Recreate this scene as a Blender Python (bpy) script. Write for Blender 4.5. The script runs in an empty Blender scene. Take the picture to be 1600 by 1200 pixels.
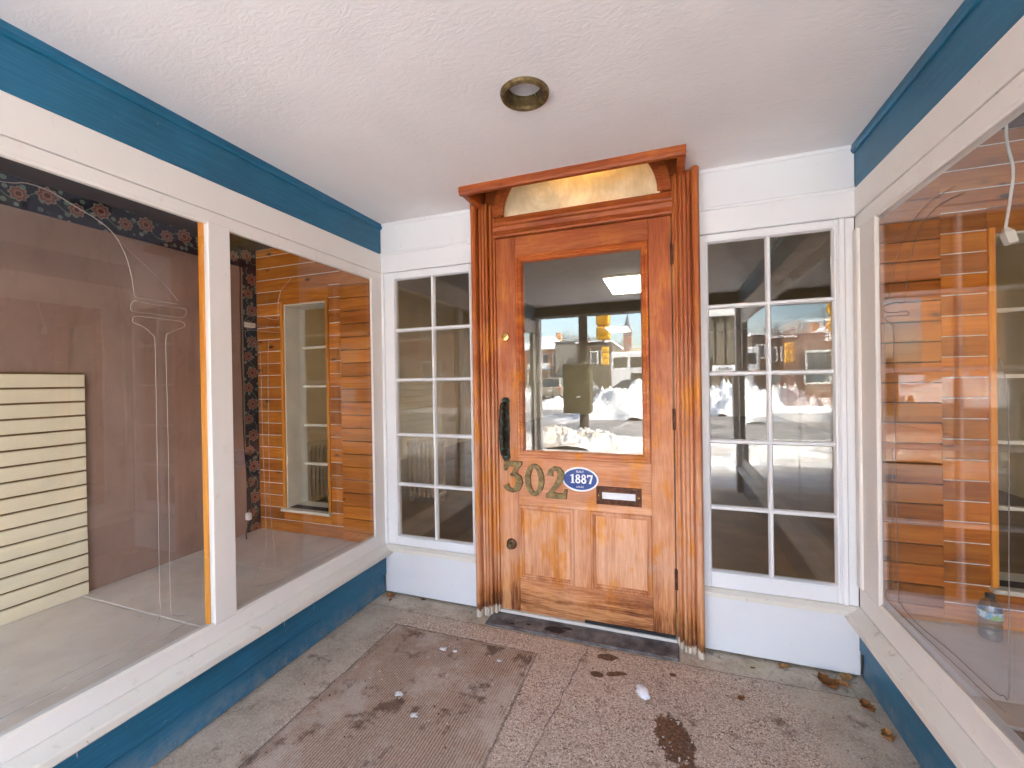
import bpy, bmesh, math, random
from mathutils import Vector, Matrix, noise as mnoise
random.seed(7)
R = math.radians
scene = bpy.context.scene
C = scene.collection

# ------------------------------------------------------------------ camera
cam_d = bpy.data.cameras.new('camera'); cam = bpy.data.objects.new('camera', cam_d); C.objects.link(cam)
cam_d.sensor_width = 36.0; cam_d.lens = 36.0 * 671.8 / 1600.0
cam_d.clip_start = 0.02; cam_d.clip_end = 2000
yaw, pit, rol = -0.34895, -0.0048, -0.01602
cy, sy = math.cos(yaw), math.sin(yaw)
fwd = Vector((sy*math.cos(pit), cy*math.cos(pit), math.sin(pit)))
r0 = Vector((cy, -sy, 0)); u0 = r0.cross(fwd)
rt = math.cos(rol)*r0 + math.sin(rol)*u0; up = -math.sin(rol)*r0 + math.cos(rol)*u0
cam.matrix_world = Matrix(((rt.x, up.x, -fwd.x, 0.0), (rt.y, up.y, -fwd.y, -2.2), (rt.z, up.z, -fwd.z, 1.276), (0, 0, 0, 1)))
scene.camera = cam

# ------------------------------------------------------------------ sky, sun, exposure
world = bpy.data.worlds.new('World'); scene.world = world; world.use_nodes = True
wn = world.node_tree
SUN_EL, SUN_AZ = 38.0, 74.0        # hazy sun from the right, a little behind the shop front
sky = wn.nodes.new('ShaderNodeTexSky'); sky.sky_type = 'NISHITA'; sky.sun_disc = False
sky.sun_elevation = R(SUN_EL); sky.sun_rotation = R(SUN_AZ)
sky.air_density = 1.0; sky.dust_density = 3.5; sky.ozone_density = 1.0
bg = wn.nodes['Background']; bg.inputs['Strength'].default_value = 0.085
wn.links.new(sky.outputs[0], bg.inputs[0])
sun_d = bpy.data.lights.new('sun', 'SUN'); sun_d.energy = 1.6; sun_d.angle = R(6.0); sun_d.color = (1.0, .94, .86)
sun = bpy.data.objects.new('sun', sun_d); C.objects.link(sun)
sd = Vector((math.sin(R(SUN_AZ))*math.cos(R(SUN_EL)), math.cos(R(SUN_AZ))*math.cos(R(SUN_EL)), math.sin(R(SUN_EL))))
sun.rotation_euler = sd.to_track_quat('Z', 'Y').to_euler(); sun.location = (5, 10, 30)
vs = scene.view_settings
vs.view_transform = 'Standard'; vs.look = 'None'; vs.gamma = 1.0; vs.use_curve_mapping = False
vs.exposure = 4.93
try:
    vs.use_white_balance = True; vs.white_balance_temperature = 6600; vs.white_balance_tint = 8
except Exception: pass
cyc = scene.cycles
cyc.max_bounces = 9; cyc.diffuse_bounces = 5; cyc.glossy_bounces = 4; cyc.transmission_bounces = 4
cyc.transparent_max_bounces = 24; cyc.caustics_reflective = False; cyc.caustics_refractive = False
cyc.sample_clamp_indirect = 6.0; cyc.use_denoising = True; cyc.use_adaptive_sampling = True; cyc.adaptive_threshold = .02
try: cyc.denoiser = 'OPENIMAGEDENOISE'
except Exception: pass

# ------------------------------------------------------------------ material helper
class NT:
    def __init__(s, name, rough=.5, spec=.5, metal=0.0):
        s.m = bpy.data.materials.new(name); s.m.use_nodes = True
        s.t = s.m.node_tree; s.b = s.t.nodes['Principled BSDF']; s.out = s.t.nodes['Material Output']
        s.b.inputs['Roughness'].default_value = rough
        s.b.inputs['Specular IOR Level'].default_value = spec
        s.b.inputs['Metallic'].default_value = metal
        s._pos = s._obj = s._rnd = None; s._nz = {}
    def n(s, typ, ins=None, **kw):
        nd = s.t.nodes.new(typ)
        for k, v in kw.items(): setattr(nd, k, v)
        for k, v in (ins or {}).items(): s.set(nd.inputs[k], v)
        return nd
    def set(s, sock, v):
        if isinstance(v, bpy.types.NodeSocket): s.t.links.new(v, sock)
        elif isinstance(v, (tuple, list)) and sock.type == 'RGBA' and len(v) == 3: sock.default_value = (*v, 1)
        else: sock.default_value = v
    @property
    def pos(s):
        if s._pos is None: s._pos = s.n('ShaderNodeNewGeometry').outputs['Position']
        return s._pos
    @property
    def obj(s):
        if s._obj is None: s._obj = s.n('ShaderNodeTexCoord').outputs['Object']
        return s._obj
    @property
    def rnd(s):
        if s._rnd is None: s._rnd = s.n('ShaderNodeObjectInfo').outputs['Random']
        return s._rnd
    def math(s, op, a, b=0.0, c=0.0, clamp=False):
        nd = s.n('ShaderNodeMath', operation=op, use_clamp=clamp)
        s.set(nd.inputs[0], a); s.set(nd.inputs[1], b); s.set(nd.inputs[2], c); return nd.outputs[0]
    def vmul(s, v, sc):
        nd = s.n('ShaderNodeVectorMath', operation='MULTIPLY'); s.set(nd.inputs[0], v); s.set(nd.inputs[1], sc); return nd.outputs[0]
    def vadd(s, v, b):
        nd = s.n('ShaderNodeVectorMath', operation='ADD'); s.set(nd.inputs[0], v); s.set(nd.inputs[1], b); return nd.outputs[0]
    def jit(s, v, k=37.0):
        cb = s.n('ShaderNodeCombineXYZ'); a = s.math('MULTIPLY', s.rnd, k)
        for i in range(3): s.t.links.new(a, cb.inputs[i])
        return s.vadd(v, cb.outputs[0])
    def noise(s, v, scale, detail=4.0, rough=.55, dist=0.0, col=False):
        key = (v.node.name, v.name, scale, detail, rough, dist)
        if key not in s._nz:
            s._nz[key] = s.n('ShaderNodeTexNoise', {'Vector': v, 'Scale': scale, 'Detail': detail, 'Roughness': rough, 'Distortion': dist})
        return s._nz[key].outputs['Color' if col else 'Fac']
    def voro(s, v, scale, feature='F1', out='Distance', rnd=1.0):
        nd = s.n('ShaderNodeTexVoronoi', {'Vector': v, 'Scale': scale, 'Randomness': rnd}, feature=feature); return nd.outputs[out]
    def ramp(s, f, pts, interp='LINEAR'):
        nd = s.n('ShaderNodeValToRGB', {'Fac': f}); cr = nd.color_ramp; cr.interpolation = interp
        while len(cr.elements) < len(pts): cr.elements.new(.5)
        for e, (p, c) in zip(cr.elements, pts):
            e.position = p; e.color = (c, c, c, 1) if isinstance(c, (int, float)) else (*c, 1)
        return nd.outputs['Color']
    def step(s, f, a, b, lo=0.0, hi=1.0):
        nd = s.n('ShaderNodeMapRange', {'Value': f, 'From Min': a, 'From Max': b, 'To Min': lo, 'To Max': hi}, interpolation_type='SMOOTHSTEP')
        return nd.outputs[0]
    def mix(s, f, a, b, mode='MIX'):
        nd = s.n('ShaderNodeMix', data_type='RGBA', blend_type=mode)
        s.set(nd.inputs[0], f); s.set(nd.inputs[6], a); s.set(nd.inputs[7], b); return nd.outputs[2]
    def sep(s, v):
        nd = s.n('ShaderNodeSeparateXYZ', {0: v}); return nd.outputs
    def bump(s, h, strength=.3, dist=.002):
        nd = s.n('ShaderNodeBump', {'Height': h, 'Strength': strength, 'Distance': dist})
        s.t.links.new(nd.outputs[0], s.b.inputs['Normal'])
    def color(s, c): s.set(s.b.inputs['Base Color'], c); return s
    def rough(s, v): s.set(s.b.inputs['Roughness'], v); return s

def plain(name, col, rough=.6, metal=0.0, var=.12, scale=6.0, spec=.4):
    m = NT(name, rough, spec, metal)
    nz = m.noise(m.obj, scale, 5)
    m.color(m.mix(m.step(nz, .3, .7), tuple(c*(1-var) for c in col), tuple(min(1, c*(1+var)) for c in col)))
    m.bump(m.noise(m.obj, scale*12, 3), .12, .002)
    return m.m

def paint(name, col, dirt=(.45, .40, .33), amount=.25, rough=.42, chips=0.0, brush=None):
    m = NT(name, rough, .45)
    big = m.noise(m.pos, 2.3, 5); mid = m.noise(m.pos, 17, 6, .65); fine = m.noise(m.pos, 160, 3)
    c = m.mix(m.step(big, .35, .7), tuple(x*.955 for x in col), col)
    d = m.math('MULTIPLY', m.step(mid, .60, .80), amount)
    c = m.mix(d, c, dirt)
    if chips:
        vv = m.vmul(m.pos, (60, 60, 60)); ch = m.math('MULTIPLY', m.step(m.noise(vv, .55, 4, .7), .69, .73), chips)
        c = m.mix(ch, c, (.33, .24, .16))
    m.color(c)
    h = m.math('ADD', m.math('MULTIPLY', mid, 1.0), m.math('MULTIPLY', fine, .25))
    m.bump(h, .22, .003)
    m.rough(m.step(mid, .3, .8, rough-.08, rough+.2))
    return m.m

AX = {'x': 0, 'y': 1, 'z': 2}
def wood(name, dark, mid, light, axis, rough=.45, knots=0.0, wear=False, grain=1.0, var=.25, feet=False):
    m = NT(name, rough, .35)
    sc = [1.0, 1.0, 1.0]; sc[AX[axis]] = .07
    v = m.vmul(m.jit(m.obj), tuple(sc))
    a = m.noise(v, 16*grain, 6, .6, .7); b = m.noise(v, 150*grain, 4, .6); w = m.noise(m.pos, 2.6, 5, .6)
    f = m.math('ADD', m.math('MULTIPLY', a, .62), m.math('MULTIPLY', b, .38))
    c = m.ramp(f, [(.30, dark), (.48, mid), (.66, light)])
    br = m.math('MULTIPLY_ADD', m.rnd, var*2, 1.0-var)
    hsv = m.n('ShaderNodeHueSaturation', {'Color': c, 'Value': br, 'Saturation': 1.0}); c = hsv.outputs[0]
    if knots:
        kv = [10.0, 10.0, 10.0]; kv[AX[axis]] = 5.5
        d = m.voro(m.vmul(m.jit(m.obj, 91.0), tuple(kv)), 1.0)
        d2 = m.math('ADD', d, m.math('MULTIPLY', m.noise(m.obj, 60, 2), .06))
        c = m.mix(m.math('MULTIPLY', m.step(d2, .26, .10), .45*knots), c, tuple(x*.5 for x in dark))
        c = m.mix(m.math('MULTIPLY', m.step(d2, .15, .09), knots), c, (.05, .018, .008))
    if wear:
        p = m.sep(m.pos); z = p[2]
        n2 = m.noise(m.pos, 5.5, 6, .62); n3 = m.noise(m.vmul(m.pos, (3.2, 3.2, 1.6)), 3.0, 5, .6)
        # sun-bleached, pinkish lower half where the varnish has gone
        zz = m.math('ADD', z, m.math('MULTIPLY', m.math('SUBTRACT', n2, .5), 1.5))
        bl = m.math('MULTIPLY', m.step(zz, 1.75, .45), .88)
        c = m.mix(bl, c, m.ramp(f, [(.32, (.46, .19, .085)), (.48, (.68, .34, .185)), (.64, (.83, .50, .32))]))
        # left-over yellow varnish
        yl = m.math('MULTIPLY', m.step(n3, .50, .64), m.step(z, 2.0, 1.2, .15, .70))
        c = m.mix(yl, c, m.ramp(f, [(.32, (.46, .13, .010)), (.5, (.66, .235, .018)), (.64, (.80, .34, .035))]))
        # greyed, rubbed patches
        gp_ = m.math('MULTIPLY', m.step(m.noise(m.vadd(m.pos, (3, 5, 7)), 4.0, 6, .65), .56, .70), m.step(z, 1.6, .3, .0, .6))
        c = m.mix(gp_, c, m.mix(b, (.46, .27, .19), (.70, .47, .36)))
        # orange grain re-stained by water low on the door
        lo_ = m.math('MULTIPLY', m.step(m.math('ADD', z, m.math('MULTIPLY', m.math('SUBTRACT', n2, .5), .35)), .34, .10), .85)
        c = m.mix(lo_, c, m.ramp(f, [(.36, (.20, .048, .010)), (.47, (.50, .155, .03)), (.60, (.72, .34, .13))]))
        zb = m.math('ADD', z, m.math('MULTIPLY', m.math('SUBTRACT', m.noise(m.vmul(m.pos, (6, 6, 6.0)), 1.0, 7, .75), .5), .42))
        wet = m.math('MULTIPLY', m.step(zb, .20, .07), m.step(f, .58, .42, .20, .92))
        c = m.mix(wet, c, (.13, .036, .010))
        if feet:
            zf = m.math('ADD', z, m.math('MULTIPLY', m.math('SUBTRACT', m.noise(m.vmul(m.pos, (9, 9, 4.0)), 1.0, 6, .8), .5), .13))
            c = m.mix(m.math('MULTIPLY', m.step(zf, .095, .055), .8), c, (.17, .055, .018)); c = m.mix(m.step(zf, .046, .036), c, m.mix(b, (.50, .40, .30), (.74, .66, .55)))
        # fine dark scratches
        scr = m.step(m.noise(m.vmul(m.pos, (70, 70, 8)), 1.0, 3, .7), .69, .75)
        c = m.mix(m.math('MULTIPLY', scr, .18 if feet else .55), c, (.10, .03, .01))
        m.rough(m.step(bl, 0, .7, rough, .68))
    m.color(c)
    m.bump(m.math('ADD', m.math('MULTIPLY', b, .7), a), .25, .0018)
    return m.m

def glass(name, f0=.05, tint=(1, 1, 1), wob=.0):
    m = NT(name); t = m.t; t.nodes.remove(m.b)
    lw = m.n('ShaderNodeLayerWeight', {'Blend': .5}).outputs['Facing']
    p5 = m.math('POWER', lw, 5.0)
    f = m.math('MULTIPLY_ADD', p5, 1-f0, f0)
    gl = m.n('ShaderNodeBsdfGlossy', {'Roughness': 0.0, 'Color': (1, 1, 1, 1)})
    if wob:
        bp = m.n('ShaderNodeBump', {'Height': m.noise(m.pos, 5.0, 1), 'Strength': wob, 'Distance': .004}); t.links.new(bp.outputs[0], gl.inputs['Normal'])
    tr = m.n('ShaderNodeBsdfTransparent', {'Color': (*tint, 1)})
    mx = m.n('ShaderNodeMixShader', {0: f}); t.links.new(tr.outputs[0], mx.inputs[1]); t.links.new(gl.outputs[0], mx.inputs[2])
    t.links.new(mx.outputs[0], m.out.inputs[0]); return m.m

def emit(name, col, st):
    m = NT(name); m.set(m.b.inputs['Emission Color'], col); m.b.inputs['Emission Strength'].default_value = st; m.color((.8, .8, .8)); return m.m

M = {}
M['white'] = paint('white_paint', (.79, .80, .815), amount=.24, chips=.5)
M['frame_white'] = paint('light_warmed_white_paint', (.80, .765, .72), dirt=(.42, .34, .24), amount=.30, chips=.5)  # same white, warmer: light on the side frames put into the colour
M['sill_white'] = paint('dirty_sill_paint', (.76, .72, .64), dirt=(.34, .26, .15), amount=.75, chips=1.0, rough=.55)
M['glass'] = glass('window_glass', .030, (.985, .99, .985))
M['door_glass'] = glass('door_glass', .066, (.93, .92, .88))
M['door_v'] = wood('door_wood_upright', (.17, .028, .007), (.38, .085, .020), (.56, .17, .045), 'z', wear=True, var=.12)
M['casing_v'] = wood('casing_wood', (.29, .062, .014), (.40, .10, .022), (.50, .15, .036), 'z', wear=True, feet=True, var=.05)
M['door_h'] = wood('door_wood_rail', (.17, .028, .007), (.38, .085, .020), (.56, .17, .045), 'x', wear=True, var=.12)
M['door_p'] = wood('door_panel_wood', (.40, .12, .04), (.60, .25, .10), (.72, .34, .16), 'z', wear=True)
M['dark_wood'] = wood('dark_stained_wood', (.10, .02, .006), (.22, .05, .012), (.34, .09, .02), 'x', .4)
M['pine'] = wood('pine_board', (.22, .052, .006), (.45, .135, .014), (.62, .235, .034), 'x', .36, knots=1.0, grain=.55, var=.24)
M['pine_z'] = wood('pine_trim', (.40, .115, .012), (.62, .225, .025), (.76, .33, .05), 'z', .38, grain=.6)

# ------------------------------------------------------------------ mesh helpers
def tag(o, label=None, cat=None, group=None, kind=None):
    if label: o['label'] = label
    if cat: o['category'] = cat
    if group: o['group'] = group
    if kind: o['kind'] = kind
    return o
def link(name, me, mat, parent=None, loc=(0, 0, 0), rot=(0, 0, 0)):
    o = bpy.data.objects.new(name, me); C.objects.link(o)
    if mat is not None and me is not None and not me.materials: me.materials.append(mat)
    o.rotation_euler = rot
    if parent is not None:
        o.parent = parent; w = Vector(loc); q = parent
        while q is not None: w = w - Vector(q.location); q = q.parent
        o.location = w
    else: o.location = loc
    return o
def empty(name, loc, label=None, cat=None, group=None, kind=None):
    o = bpy.data.objects.new(name, None); C.objects.link(o); o.location = loc; o.empty_display_size = .1
    return tag(o, label, cat, group, kind)
def bm_mesh(bm, name, smooth=False):
    me = bpy.data.meshes.new(name); bm.normal_update(); bm.to_mesh(me); bm.free()
    if smooth:
        for p in me.polygons: p.use_smooth = True
    return me
def add_box(bm, x0, x1, y0, y1, z0, z1, bev=0.0):
    vs_ = [bm.verts.new((x, y, z)) for x in (x0, x1) for y in (y0, y1) for z in (z0, z1)]
    fs = [bm.faces.new([vs_[i] for i in q]) for q in ((0, 1, 3, 2), (4, 6, 7, 5), (0, 4, 5, 1), (2, 3, 7, 6), (0, 2, 6, 4), (1, 5, 7, 3))]
    if bev > 0:
        es = list({e for f in fs for e in f.edges}); bmesh.ops.bevel(bm, geom=es, offset=bev, segments=1, affect='EDGES', profile=.5)
def box(name, x, y, z, mat, parent=None, bev=.002, rot=(0, 0, 0)):
    """world-space box; origin at its centre"""
    cx, cyy, cz = (x[0]+x[1])/2, (y[0]+y[1])/2, (z[0]+z[1])/2
    hx, hy, hz = abs(x[1]-x[0])/2, abs(y[1]-y[0])/2, abs(z[1]-z[0])/2
    bm = bmesh.new(); add_box(bm, -hx, hx, -hy, hy, -hz, hz, min(bev, .45*min(hx, hy, hz)*2*.9) if bev else 0)
    bmesh.ops.recalc_face_normals(bm, faces=bm.faces)
    return link(name, bm_mesh(bm, name), mat, parent, (cx, cyy, cz), rot)
def prism(name, prof, axis, a, b, mat, parent=None, smooth=False):
    """closed 2-D profile swept along an axis from a to b. x: prof=(y,z); y: prof=(x,z); z: prof=(x,y)"""
    bm = bmesh.new(); mid = (a+b)/2
    pc = (sum(p[0] for p in prof)/len(prof), sum(p[1] for p in prof)/len(prof))
    def P(p, t):
        u, v = p[0]-pc[0], p[1]-pc[1]
        return {'x': (t-mid, u, v), 'y': (u, t-mid, v), 'z': (u, v, t-mid)}[axis]
    r1 = [bm.verts.new(P(p, a)) for p in prof]; r2 = [bm.verts.new(P(p, b)) for p in prof]; n = len(prof)
    for i in range(n): bm.faces.new((r1[i], r1[(i+1) % n], r2[(i+1) % n], r2[i]))
    bm.faces.new(r1); bm.faces.new(r2[::-1]); bmesh.ops.recalc_face_normals(bm, faces=bm.faces)
    loc = {'x': (mid, pc[0], pc[1]), 'y': (pc[0], mid, pc[1]), 'z': (pc[0], pc[1], mid)}[axis]
    return link(name, bm_mesh(bm, name, smooth), mat, parent, loc)
def lathe_bm(prof, seg=24, axis='z', bm=None, off=(0, 0, 0), caps=True):
    bm = bm or bmesh.new(); rings = []
    for r, h in prof:
        ring = []
        for k in range(seg):
            a = 2*math.pi*k/seg; u, v = r*math.cos(a), r*math.sin(a)
            p = {'z': (u, v, h), 'y': (u, h, v), 'x': (h, u, v)}[axis]
            ring.append(bm.verts.new((p[0]+off[0], p[1]+off[1], p[2]+off[2])))
        rings.append(ring)
    for A, B in zip(rings, rings[1:]):
        for k in range(seg): bm.faces.new((A[k], A[(k+1) % seg], B[(k+1) % seg], B[k]))
    if caps and prof[0][0] > 1e-6: bm.faces.new(rings[0][::-1])
    if caps and prof[-1][0] > 1e-6: bm.faces.new(rings[-1])
    bmesh.ops.remove_doubles(bm, verts=bm.verts, dist=1e-6); bmesh.ops.recalc_face_normals(bm, faces=bm.faces)
    return bm
def lathe(name, prof, loc, mat, parent=None, axis='z', seg=24, smooth=True, caps=True):
    o = link(name, bm_mesh(lathe_bm(prof, seg, axis, None, (0, 0, 0), caps), name, smooth), mat, parent, loc)
    if smooth: auto(o)
    return o
def auto(o, ang=40):
    me = o.data
    try: me.set_sharp_from_angle(angle=R(ang))
    except Exception: pass
def tube_bm(bm, pts, rad, seg=8):
    pts = [Vector(p) for p in pts]; n = len(pts); rad = rad if isinstance(rad, (list, tuple)) else [rad]*n
    rings = []; prev = None
    for i, p in enumerate(pts):
        d = (pts[min(i+1, n-1)]-pts[max(i-1, 0)])
        if d.length < 1e-9: d = Vector((0, 0, 1))
        d.normalize()
        if prev is None: prev = d.orthogonal().normalized()
        else:
            prev = prev - d*prev.dot(d)
            prev = prev.normalized() if prev.length > 1e-6 else d.orthogonal().normalized()
        q = d.cross(prev)
        rings.append([bm.verts.new(p + rad[i]*(math.cos(2*math.pi*k/seg)*prev + math.sin(2*math.pi*k/seg)*q)) for k in range(seg)])
    for A, B in zip(rings, rings[1:]):
        for k in range(seg): bm.faces.new((A[k], A[(k+1) % seg], B[(k+1) % seg], B[k]))
    bm.faces.new(rings[0][::-1]); bm.faces.new(rings[-1])
def tube(name, pts, rad, mat, parent=None, seg=8):
    c = Vector(pts[0]); bm = bmesh.new(); tube_bm(bm, [Vector(p)-c for p in pts], rad, seg)
    bmesh.ops.recalc_face_normals(bm, faces=bm.faces)
    return link(name, bm_mesh(bm, name, True), mat, parent, c)
def smooth_path(pts, k=6):
    out = []; n = len(pts); P = [Vector(p) for p in pts]
    for i in range(n-1):
        p0, p1, p2, p3 = P[max(i-1, 0)], P[i], P[i+1], P[min(i+2, n-1)]
        for j in range(k):
            t = j/k
            out.append(.5*((2*p1)+(-p0+p2)*t+(2*p0-5*p1+4*p2-p3)*t*t+(-p0+3*p1-3*p2+p3)*t**3))
    out.append(P[-1]); return out
def plate_bm(loops, depth, bevel=0.0):
    """flat outline(s) in (x,z), first is the outside, others holes; thick along +y from 0 (front at y=-depth)"""
    bm = bmesh.new(); es = []
    for lp in loops:
        vv = [bm.verts.new((p[0], -depth, p[1])) for p in lp]
        es += [bm.edges.new((vv[i], vv[(i+1) % len(vv)])) for i in range(len(vv))]
    bmesh.ops.triangle_fill(bm, use_beauty=True, edges=es)
    fs = list(bm.faces); ret = bmesh.ops.extrude_face_region(bm, geom=fs)
    for v in ret['geom']:
        if isinstance(v, bmesh.types.BMVert): v.co.y += depth
    bmesh.ops.recalc_face_normals(bm, faces=bm.faces); return bm
def stroke(pts, wid):
    """outline of a poly-line with its own width at each point (x,z)"""
    L, Rr = [], []; n = len(pts)
    for i in range(n):
        a, b = Vector(pts[max(i-1, 0)]), Vector(pts[min(i+1, n-1)]); d = (b-a).normalized(); nn = Vector((-d.y, d.x)); p = Vector(pts[i]); w = wid[i]/2
        L.append(tuple(p+nn*w)); Rr.append(tuple(p-nn*w))
    return L+Rr[::-1]

XL, XR, ZC, YF = -1.639, .747, 2.246, -3.3
def mitre(name, x0, x1, z0, z1, prof, mat, parent=None):
    """mitred rectangular frame in the x-z plane; prof = closed list of (inset, y)"""
    cx, cz = (x0+x1)/2, (z0+z1)/2; cyy = sum(p[1] for p in prof)/len(prof)
    bm = bmesh.new(); rings = []
    for ins, y in prof:
        rings.append([bm.verts.new((px-cx, y-cyy, pz-cz)) for px, pz in ((x0+ins, z0+ins), (x1-ins, z0+ins), (x1-ins, z1-ins), (x0+ins, z1-ins))])
    n = len(prof)
    for i in range(n):
        A, B = rings[i], rings[(i+1) % n]
        for k in range(4): bm.faces.new((A[k], A[(k+1) % 4], B[(k+1) % 4], B[k]))
    bmesh.ops.recalc_face_normals(bm, faces=bm.faces)
    return link(name, bm_mesh(bm, name), mat, parent, (cx, cyy, cz))
def sheet(name, x0, x1, y0, y1, z, mat, kind='structure', label=None, cat=None):
    bm = bmesh.new(); cx, cyy = (x0+x1)/2, (y0+y1)/2
    bm.faces.new([bm.verts.new(p) for p in ((x0-cx, y0-cyy, 0), (x1-cx, y0-cyy, 0), (x1-cx, y1-cyy, 0), (x0-cx, y1-cyy, 0))])
    return tag(link(name, bm_mesh(bm, name), mat, None, (cx, cyy, z)), label, cat, None, kind)
def text_mesh(s, size, depth=.0008):
    cu = bpy.data.curves.new('lettering', 'FONT'); cu.body = s; cu.size = size; cu.align_x = 'CENTER'; cu.align_y = 'CENTER'; cu.extrude = depth
    o = bpy.data.objects.new('lettering', cu); C.objects.link(o); dg = bpy.context.evaluated_depsgraph_get()
    me = bpy.data.meshes.new_from_object(o.evaluated_get(dg)); bpy.data.objects.remove(o); return me

# ================================================================== STRUCTURE OF THE ENTRANCE
# ---- floor: exposed-aggregate concrete with smooth cement borders
m = NT('entrance_concrete', .78, .3); p = m.sep(m.pos)
big = m.noise(m.pos, 1.7, 6, .6); mid = m.noise(m.pos, 7.5, 7, .65); fine = m.noise(m.pos, 75, 5, .7)
spk = m.voro(m.pos, 215, out='Color'); spkv = m.n('ShaderNodeSeparateColor', {0: spk}).outputs[0]
dist = m.voro(m.pos, 215)
agg = m.ramp(spkv, [(.0, (.17, .10, .065)), (.16, (.36, .245, .17)), (.38, (.58, .43, .325)), (.66, (.70, .54, .42)), (.90, (.78, .66, .54)), (1.0, (.86, .79, .70))])
agg = m.mix(m.math('MULTIPLY', m.step(dist, .30, .62), .35), agg, (.27, .20, .16))
agg = m.mix(m.step(mid, .42, .74, 0, .55), agg, (.50, .40, .31))
cem = m.ramp(m.math('ADD', m.math('MULTIPLY', mid, .6), m.math('MULTIPLY', fine, .4)), [(.30, (.22, .165, .11)), (.42, (.41, .33, .24)), (.52, (.53, .445, .34)), (.66, (.67, .59, .475))])
cem = m.mix(m.step(m.noise(m.pos, 4.2, 5), .60, .74, 0, .5), cem, (.44, .40, .24))       # mossy tint
wob = m.math('MULTIPLY', m.math('SUBTRACT', m.noise(m.pos, 5.0, 6, .65), .5), .42)
eb = m.step(m.math('ADD', p[1], m.math('MULTIPLY', wob, .25)), -.155, -.125)
el = m.step(m.math('ADD', p[0], wob), -1.33, -1.43); er = m.step(m.math('ADD', p[0], m.math('MULTIPLY_ADD', p[1], .35, wob)), .30, .42)
edge = m.math('MAXIMUM', eb, m.math('MULTIPLY', m.math('MAXIMUM', el, er), .72))
c = m.mix(edge, agg, cem)
c = m.mix(m.step(m.noise(m.pos, 3.1, 7, .7), .54, .74, 0, .40), c, (.62, .55, .48))             # dried salt
c = m.mix(m.step(m.noise(m.vadd(m.pos, (4, 7, 0)), 9.0, 6, .7), .56, .68, 0, .70), c, (.16, .085, .05))
c = m.mix(m.step(m.noise(m.vadd(m.pos, (1, 2, 0)), 30.0, 5, .7), .60, .70, 0, .5), c, (.20, .12, .08))
# rust-brown spill right of the white lump
def spot(cx, cyy, rx, ry, rot=0.0, amp=.9, nz=22.0):
    ca, sa = math.cos(rot), math.sin(rot)
    dx = m.math('SUBTRACT', p[0], cx); dy = m.math('SUBTRACT', p[1], cyy)
    u = m.math('DIVIDE', m.math('ADD', m.math('MULTIPLY', dx, ca), m.math('MULTIPLY', dy, sa)), rx)
    v = m.math('DIVIDE', m.math('SUBTRACT', m.math('MULTIPLY', dy, ca), m.math('MULTIPLY', dx, sa)), ry)
    d = m.math('SQRT', m.math('ADD', m.math('MULTIPLY', u, u), m.math('MULTIPLY', v, v)))
    return m.step(m.math('ADD', d, m.math('MULTIPLY', m.math('SUBTRACT', m.noise(m.pos, nz, 6, .7), .5), amp*1.6)), 1.05, .85)
rust = m.mix(m.step(fine, .35, .65), (.045, .018, .008), (.20, .075, .022))
for q in ((.002, -.58, .065, .12, .25), (.055, -.76, .06, .10, .1), (-.23, -.30, .05, .018, .3), (-.31, -.33, .03, .02, 0), (.0, -.23, .015, .012, 0), (-.28, -.20, .05, .025, .2)):
    c = m.mix(m.math('MULTIPLY', spot(*q), .9), c, rust)
# hairline joints: along the back strip and crossing cracks
def crack(expr, w): return m.step(m.math('ABSOLUTE', expr), w, w*.25)
wv = m.math('MULTIPLY', m.math('SUBTRACT', m.noise(m.pos, 13, 4), .5), .03)
ck = crack(m.math('ADD', m.math('ADD', p[1], .142), wv), .004)
ck = m.math('MAXIMUM', ck, crack(m.math('ADD', m.math('ADD', m.math('MULTIPLY_ADD', p[1], -.12, p[0]), .36), wv), .0035))
inx = m.math('MULTIPLY', m.step(p[0], -1.40, -1.37), m.step(p[0], -.58, -.60))  # dirt joint round the mat, also painted dark to thicken its edge shadow
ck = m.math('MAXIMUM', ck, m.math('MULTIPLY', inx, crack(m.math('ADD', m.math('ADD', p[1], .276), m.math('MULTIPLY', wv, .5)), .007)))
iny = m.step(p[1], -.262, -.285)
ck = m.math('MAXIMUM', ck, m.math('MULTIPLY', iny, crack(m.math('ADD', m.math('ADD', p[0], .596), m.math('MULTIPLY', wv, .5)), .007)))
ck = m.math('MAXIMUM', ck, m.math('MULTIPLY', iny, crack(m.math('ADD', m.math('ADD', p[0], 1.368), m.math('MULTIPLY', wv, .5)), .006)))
vor = m.voro(m.pos, 7.0, feature='DISTANCE_TO_EDGE')
ck = m.math('MAXIMUM', ck, m.math('MULTIPLY', m.step(vor, .010, .003), m.math('MULTIPLY', eb, .6)))
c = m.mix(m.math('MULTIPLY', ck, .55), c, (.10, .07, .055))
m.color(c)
m.bump(m.math('SUBTRACT', m.math('ADD', m.math('MULTIPLY', fine, .5), m.math('ADD', m.math('MULTIPLY', spkv, m.math('SUBTRACT', 1.0, edge)), m.math('MULTIPLY', mid, 1.5))), m.math('MULTIPLY', ck, 2.0)), .55, .003)
M['floor'] = m.m
sheet('floor', XL-.06, XR+.06, YF-.1, .30, 0.0, M['floor'], label='speckled exposed aggregate concrete floor of the recessed entrance', cat='floor')

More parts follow.
